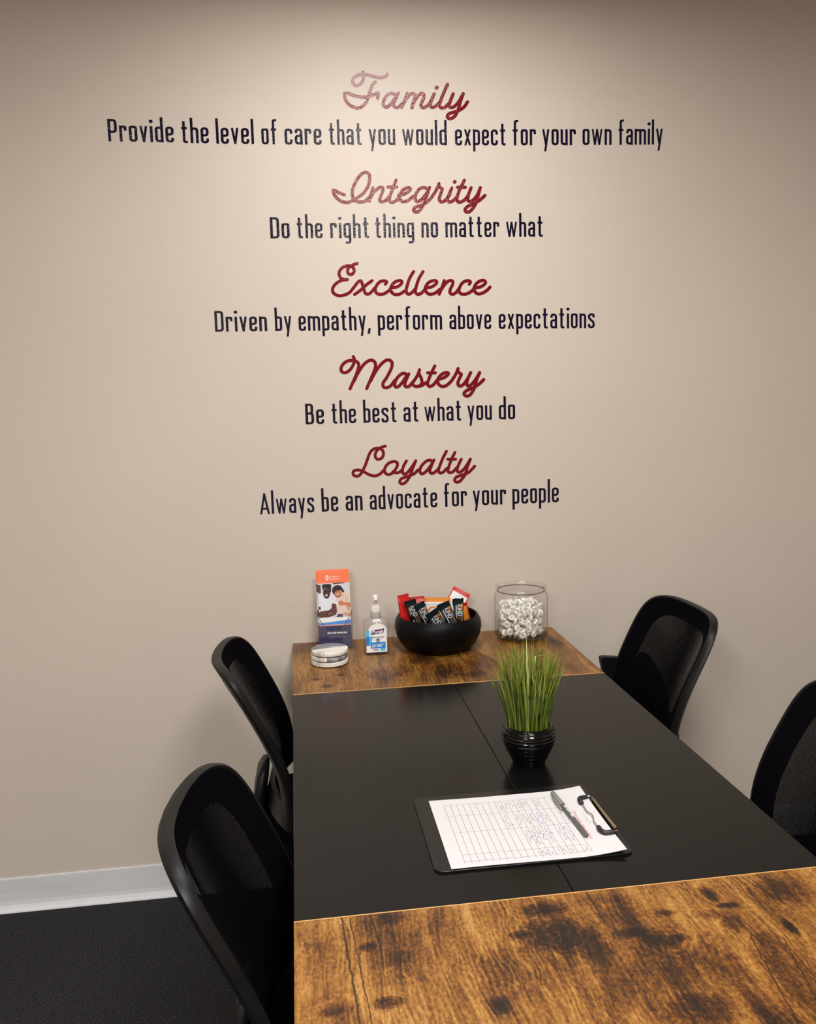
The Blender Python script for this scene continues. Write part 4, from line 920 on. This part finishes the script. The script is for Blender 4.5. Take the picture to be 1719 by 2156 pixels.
# ------------------------------------------------------------------ glass jar of mints
JX, JY = .678, -.096
jar = thing('glass_jar', 'clear glass jar of white mints without a lid, beside the bowl', 'jar', (JX, JY, TH))
b = bmesh.new(); lathe(b, [(0, .0), (.062, 0), (.070, .003), (.0765, .012), (.0785, .030), (.0785, .125), (.0765, .136), (.070, .143), (.0678, .147)], 72, (JX, JY, TH)); obj('jar_body', b, M['glass'], jar, world=True, smooth=True, autosmooth=70)
b = bmesh.new(); lathe(b, [(0, .0065), (.066, .0065), (.071, .012), (.0735, .022)], 64, (JX, JY, TH)); obj('inner_base', b, clear('jar_base_glass', (0.80, 0.78, 0.75), (0.30, 0.27, 0.25)), jar, world=True, smooth=True, autosmooth=70)
b = bmesh.new()
tp_ = [(JX + .0705 * math.cos(2 * PI * k / 72), JY + .0705 * math.sin(2 * PI * k / 72), TH + .1525) for k in range(72)]; tube(b, tp_, .0052, 14, closed=True)
obj('rim', b, M['glass'], jar, world=True, smooth=True)
b = bmesh.new(); tube(b, [(JX + .0690 * math.cos(2 * PI * k / 72), JY + .0690 * math.sin(2 * PI * k / 72), TH + .1455) for k in range(72)], .0016, 8, closed=True)
obj('neck_ring', b, clear('jar_neck_glass', (0.55, 0.52, 0.50), (0.22, 0.19, 0.18)), jar, world=True, smooth=True)
# one wrapped mint, then copies
def make_mint():
    b = bmesh.new(); ns, nr = 22, 10
    R = [[b.verts.new(((.0072) * math.cos(2 * PI * i / ns) + .0038 * math.cos(2 * PI * j / nr) * math.cos(2 * PI * i / ns), .0072 * math.sin(2 * PI * i / ns) + .0038 * math.cos(2 * PI * j / nr) * math.sin(2 * PI * i / ns), .0042 * math.sin(2 * PI * j / nr))) for j in range(nr)] for i in range(ns)]
    for i in range(ns):
        for j in range(nr): b.faces.new((R[i][j], R[(i + 1) % ns][j], R[(i + 1) % ns][(j + 1) % nr], R[i][(j + 1) % nr]))
    bmesh.ops.recalc_face_normals(b, faces=b.faces)
    o = obj('mint', b, M['mint'], None, smooth=True)
    b = bmesh.new(); rnd = random.Random(3)
    for sg in (-1, 1):
        c = b.verts.new((sg * .0105, 0, 0)); fan = [b.verts.new((sg * (.0165 + .002 * rnd.random()), -.005 + .01 * k / 8, .0022 * (1 if k % 2 else -1))) for k in range(9)]
        for k in range(8): b.faces.new((c, fan[k], fan[k + 1]))
    NA, NB = 14, 7; gr = []
    for i in range(NB + 1):
        th = PI * i / NB; gr.append([b.verts.new(((.0118 + .0009 * rnd.random()) * math.sin(th) * math.cos(2 * PI * k / NA) * (1 + .12 * abs(math.cos(2 * PI * k / NA))), (.0112 + .0009 * rnd.random()) * math.sin(th) * math.sin(2 * PI * k / NA), (.0052 + .0010 * rnd.random()) * math.cos(th))) for k in range(NA)])
    for A, B in zip(gr, gr[1:]):
        for k in range(NA): b.faces.new((A[k], A[(k + 1) % NA], B[(k + 1) % NA], B[k]))
    w_ = obj('film', b, M['film'], o)
    return o, w_
m0, w0 = make_mint(); pts = []; rnd = random.Random(11); first = True; tries = 0
while len(pts) < 225 and tries < 90000:
    tries += 1
    a = rnd.random() * 2 * PI; r = .0585 * math.sqrt(rnd.random()) if rnd.random() < .35 else .050 + .0085 * rnd.random()
    z = .0225 + .084 * rnd.random()
    p = Vector((r * math.cos(a), r * math.sin(a), z))
    if z > .080 + .018 * max(0, 1 - (r / .066) ** 2) + .012 * (p.y > 0) + .004 * math.sin(a * 3): continue
    if all((p - q).length > .0145 for q in pts): pts.append(p)
for i, p in enumerate(pts):
    if i == 0: o, w_ = m0, w0
    else:
        o = m0.copy(); C.objects.link(o); w_ = w0.copy(); C.objects.link(w_); w_.parent = o
    o.location = (JX + p.x, JY + p.y, TH + p.z); o.rotation_euler = (rnd.random() * 6, rnd.random() * 6, rnd.random() * 6)
    tag(o, 'white ring mint in clear film, one of many inside the glass jar', 'mint', 'wrapped mints in the glass jar')

# ------------------------------------------------------------------ potted grass
GX, GY = .4622, -.953
pp = thing('potted_grass', 'artificial green grass in a small black ribbed ceramic pot', 'potted plant', (GX, GY, TH))
b = bmesh.new(); prof = [(0, 0), (.029, 0), (.031, .001)]
base = [(.031, .001), (.037, .013), (.0445, .028), (.0500, .042), (.0520, .054), (.0505, .065), (.0465, .0745), (.0440, .0775)]
for i in range(45):
    f = i / 44 * (len(base) - 1); k = min(int(f), len(base) - 2); f -= k
    r = base[k][0] * (1 - f) + base[k + 1][0] * f; z = base[k][1] * (1 - f) + base[k + 1][1] * f
    prof.append((r + .0011 * (1 if i % 4 < 2 else -1) * .5, z))
prof += [(.0430, .0782), (.0415, .0770), (.0420, .068), (0, .066)]
lathe(b, prof, 56, (GX, GY, TH)); obj('pot', b, M['pot'], pp, world=True, smooth=True, autosmooth=40)
b = bmesh.new(); lathe(b, [(0, .0705), (.02, .071), (.041, .069)], 30, (GX, GY, TH)); obj('soil', b, M['soil'], pp, world=True, smooth=True)
b = bmesh.new(); rnd = random.Random(5)
def blade(x, y, h, lx, ly, w, mi, curl=0.0, kink=None):
    n = 9; prev = None; dr = rnd.random() * PI; sd = Vector((math.cos(dr), math.sin(dr) * .4, 0)).normalized()
    for i in range(n + 1):
        s = i / n; p = Vector((x + lx * (s ** 1.25) + curl * s ** 3, y + ly * s ** 1.25, TH + .070 + h * (s - abs(curl) * 2.0 * s ** 4)))
        if kink and s > kink[0]: p = kink_base + Vector(kink[1]) * ((s - kink[0]) / (1 - kink[0]))
        else: kink_base = p
        ww = w * (1 - s ** 2.2) * (.75 + .6 * s) + .00012; fwd = Vector((0, -.35 * ww, 0))
        cur = [b.verts.new(p - sd * ww / 2), b.verts.new(p + fwd), b.verts.new(p + sd * ww / 2)]
        if prev:
            m_ = mi if s < .72 or mi == 3 else (2 if mi != 1 else 0)
            b.faces.new((prev[0], prev[1], cur[1], cur[0])).material_index = m_; b.faces.new((prev[1], prev[2], cur[2], cur[1])).material_index = m_
        prev = cur
for i in range(210):
    a = rnd.random() * 2 * PI; r = .039 * math.sqrt(rnd.random()); x, y = r * math.cos(a), r * math.sin(a)
    h = .12 + .06 * rnd.random(); sp = .60 + .5 * rnd.random()
    blade(GX + x, GY + y, h, x * sp + rnd.gauss(0, .010), y * sp * .8 + rnd.gauss(0, .010), .0026 + .0022 * rnd.random(), rnd.choice((0, 0, 0, 1, 1, 1, 2)), rnd.gauss(0, .008))
blade(GX - .028, GY - .012, .178, -.034, 0, .0040, 2); blade(GX - .005, GY - .02, .196, -.006, -.01, .0052, 3); blade(GX + .004, GY - .014, .190, .010, 0, .0075, 3, kink=(.84, (.040, 0, .004))); blade(GX - .012, GY - .02, .17, .012, 0, .004, 3, kink=(.80, (-.036, 0, .016))); blade(GX + .012, GY - .022, .19, -.012, 0, .0042, 3); blade(GX - .02, GY - .018, .18, -.004, 0, .0038, 2)
blade(GX + .02, GY - .02, .172, -.016, .0, .0038, 2); blade(GX - .012, GY - .02, .185, -.004, .0, .0032, 2); blade(GX + .022, GY - .018, .135, .042, 0, .0022, 2); blade(GX + .03, GY, .145, .028, 0, .0024, 2)
blade(GX + .010, GY - .02, .17, -.050, -.002, .003, 2)
blade(GX - .030, GY - .006, .118, -.034, 0, .002, 2); blade(GX - .022, GY - .024, .13, .036, 0, .003, 0); blade(GX + .026, GY - .022, .14, -.034, 0, .003, 0)
obj('grass_blades', b, [M['grass1'], M['grass2'], M['grass3'], M['grass4']], pp, world=True, smooth=True)

# ------------------------------------------------------------------ clipboard, sign-in sheet and pen
TZ = TH - .0008
cb = thing('clipboard', 'black plastic clipboard lying flat on the black table top', 'clipboard', (.372, -1.195, TZ))
b = bmesh.new(); P = rrect(.317, .249, .014, 6, .3725, -1.1955)
loft(b, [[Vector((x, y, TZ + z)) for x, y in P] for z in (.0002, .0034)]); obj('board', b, M['clipboard'], cb, world=True, bevel=.0006)
b = bmesh.new(); tube(b, [(.5225, -1.146, TZ + .0125), (.5245, -1.258, TZ + .0125)], .0019, 12); box(b, .5215, .5265, -1.255, -1.149, TZ + .0034, TZ + .0110); obj('clip_bar', b, M['brass'], cb, world=True, smooth=True, autosmooth=40)
b = bmesh.new(); tube(b, spline([(.522, -1.140, TZ + .012), (.513, -1.139, TZ + .0115), (.502, -1.145, TZ + .0105), (.500, -1.153, TZ + .0100)], 6) + spline([(.4992, -1.165, TZ + .010), (.4990, -1.190, TZ + .010), (.5022, -1.200, TZ + .0105), (.5018, -1.212, TZ + .0105), (.4985, -1.224, TZ + .010), (.4980, -1.250, TZ + .010)], 6) + spline([(.499, -1.259, TZ + .0100), (.503, -1.266, TZ + .0105), (.515, -1.266, TZ + .0115), (.525, -1.264, TZ + .012)], 6), .0012, 8)
obj('clip_wire', b, M['chrome'], cb, world=True, smooth=True)
for pts_ in (((.516, -1.1395), (.503, -1.142), (.4995, -1.150), (.4990, -1.160)), ((.4985, -1.246), (.4985, -1.256), (.503, -1.265), (.517, -1.266))):
    b = bmesh.new(); tube(b, spline([(x, y, TZ + .0105) for x, y in pts_], 6), .0042, 12); obj('rubber_tip', b, M['rubber'], cb, world=True, smooth=True)
sh = thing('sign_in_sheet', 'white sign-in sheet clipped on the black clipboard, partly filled with handwriting', 'paper', (.38, -1.195, TZ + .004))
pc = {(0, 1): at_z(903, 1687, TZ + .0045), (0, 0): at_z(951, 1830, TZ + .0045), (1, 0): at_z(1321, 1786, TZ + .0120), (1, 1): at_z(1221, 1655, TZ + .0100)}
def s3(u, v, d):
    """sheet coordinates: u along its length towards the clip, v across towards the wall"""
    a = pc[(0, 0)].lerp(pc[(1, 0)], u); c = pc[(0, 1)].lerp(pc[(1, 1)], u); p = a.lerp(c, v)
    z = TZ + .0042 + .0006 * math.sin(u * 7 + v * 2) * (1 - u) + (.0062 * max(0, (u - .72) / .28) ** 2 if u > .72 else 0) * (.55 + .45 * abs(2 * v - 1) ** 2)
    return (p.x, p.y, z + d)
b = bmesh.new(); nu, nv = 30, 14
for d in (0, .0003):
    Gd = [[b.verts.new(s3(i / nu, j / nv, d)) for j in range(nv + 1)] for i in range(nu + 1)]
    for i in range(nu):
        for j in range(nv): b.faces.new((Gd[i][j], Gd[i + 1][j], Gd[i + 1][j + 1], Gd[i][j + 1]))
obj('sheet', b, M['paper'], sh, world=True, smooth=True)
D = .00042
def line(bm, u0, v0, u1, v1, hw, mi=0, n=10):
    pts_ = [(u0 + (u1 - u0) * i / n, v0 + (v1 - v0) * i / n) for i in range(n + 1)]
    du, dv = (u1 - u0) * .279, (v1 - v0) * .225; L = math.hypot(du, dv); ox, oy = -dv / L * hw / .279, du / L * hw / .225
    A = [bm.verts.new(s3(u + ox, v + oy, D)) for u, v in pts_]; B = [bm.verts.new(s3(u - ox, v - oy, D)) for u, v in pts_]
    for i in range(n): bm.faces.new((A[i], A[i + 1], B[i + 1], B[i])).material_index = mi
b = bmesh.new(); US = [.085 + k * .0405 for k in range(19)]
for u in US: line(b, u, .05, u, .90, .00036)
for v in (.16, .47, .72, .90, .05 + .02): line(b, US[0], v, US[-1], v, .00030, 0, 30)
obj('printed_grid', b, M['ink_gray'], sh, world=True)
b = bmesh.new(); rnd = random.Random(9); inks = ['ink_mid', 'ink_black', 'ink_blue']
for k in range(8, 18):
    u = US[k] + .02
    for (va, vb) in ((.89, .74), (.70, .49), (.46, .18), (.15, .07)):
        if k < 10 and vb < .45: continue
        if rnd.random() < .12: continue
        v = va - .02; ink = 2 if k == 13 else rnd.choice((0, 0, 0, 1)); pts_ = [(u, v)]
        vend = vb + (va - vb) * rnd.random() * .35
        while v > vend:
            v -= .010 + .006 * rnd.random(); pts_.append((u + rnd.gauss(0, .0085), v + rnd.gauss(0, .004)))
        pts_ = [(p.x, p.y) for p in spline([(x, y) for x, y in pts_], 3)] if len(pts_) > 2 else pts_
        for (ua, va_), (ub, vb_) in zip(pts_, pts_[1:]):
            if abs(ua - ub) + abs(va_ - vb_) > 1e-5: line(b, ua, va_, ub, vb_, .00034, ink, 1)
obj('handwriting', b, [M[k] for k in inks], sh, world=True)
b = bmesh.new()
# heading reads along the short side of the sheet, from the wall towards the front
print_text(b, 'Orientation Sign In Sheet', .36, .79, .862, .886, lambda X, Yv, d: s3(Yv - .016, 1 - X, d), D, 0, .2)
obj('red_heading', b, M['ink_red'], sh, world=True)
b = bmesh.new()
for k in range(14): line(b, .905 + rnd.gauss(0, .008), .62 - k * .015, .905 + rnd.gauss(0, .008), .61 - k * .015, .0003, 0, 1)
obj('clip_scribble', b, M['ink_mid'], sh, world=True)
pa, pb = at_z(1163.5, 1669, TZ + .009), at_z(1236, 1760, TZ + .009); ax = (pb - pa); PL = ax.length; ax.normalize()
pen = thing('ballpoint_pen', 'dark gray capped ballpoint pen lying across the sign-in sheet', 'pen', (pa.x, pa.y, TZ + .005))
pz = TZ + .0092
def pen_pt(s, side=0, up=0): 
    p = pa + ax * s; sd = Vector((-ax.y, ax.x, 0)); p = p + sd * side; p.z = pz + up; return p
b = bmesh.new(); tube(b, [pen_pt(s) for s in (.045, .05, PL - .004, PL - .001, PL)], .004, 16, radii=[.0040, .0042, .0042, .0036, .0022]); obj('barrel', b, M['pen_barrel'], pen, world=True, smooth=True, autosmooth=50)
b = bmesh.new(); tube(b, [pen_pt(s) for s in (0, .002, .02, .040, .052)], .005, 16, radii=[.0032, .0044, .0046, .0050, .0051]); obj('cap', b, M['pen_cap'], pen, world=True, smooth=True, autosmooth=50)
b = bmesh.new(); tube(b, [pen_pt(s, sd_, 0.001) for s, sd_ in ((.012, -.0045), (.03, -.0065), (.060, -.0070), (.064, -.0060))], .0016, 8); obj('cap_clip', b, M['pen_cap'], pen, world=True, smooth=True)
b = bmesh.new(); o3 = lambda X, Yv, d: pen_pt(X, -Yv * -1, .0043 + d)
print_text(b, 'BIC SOFT FEEL', .060, .102, -.0016, .0016, lambda X, Yv, d: pen_pt(X, Yv, .0046 - 60 * Yv * Yv + d), 0, 0, 0, .00025); obj('barrel_print', b, M['white'], pen, world=True)
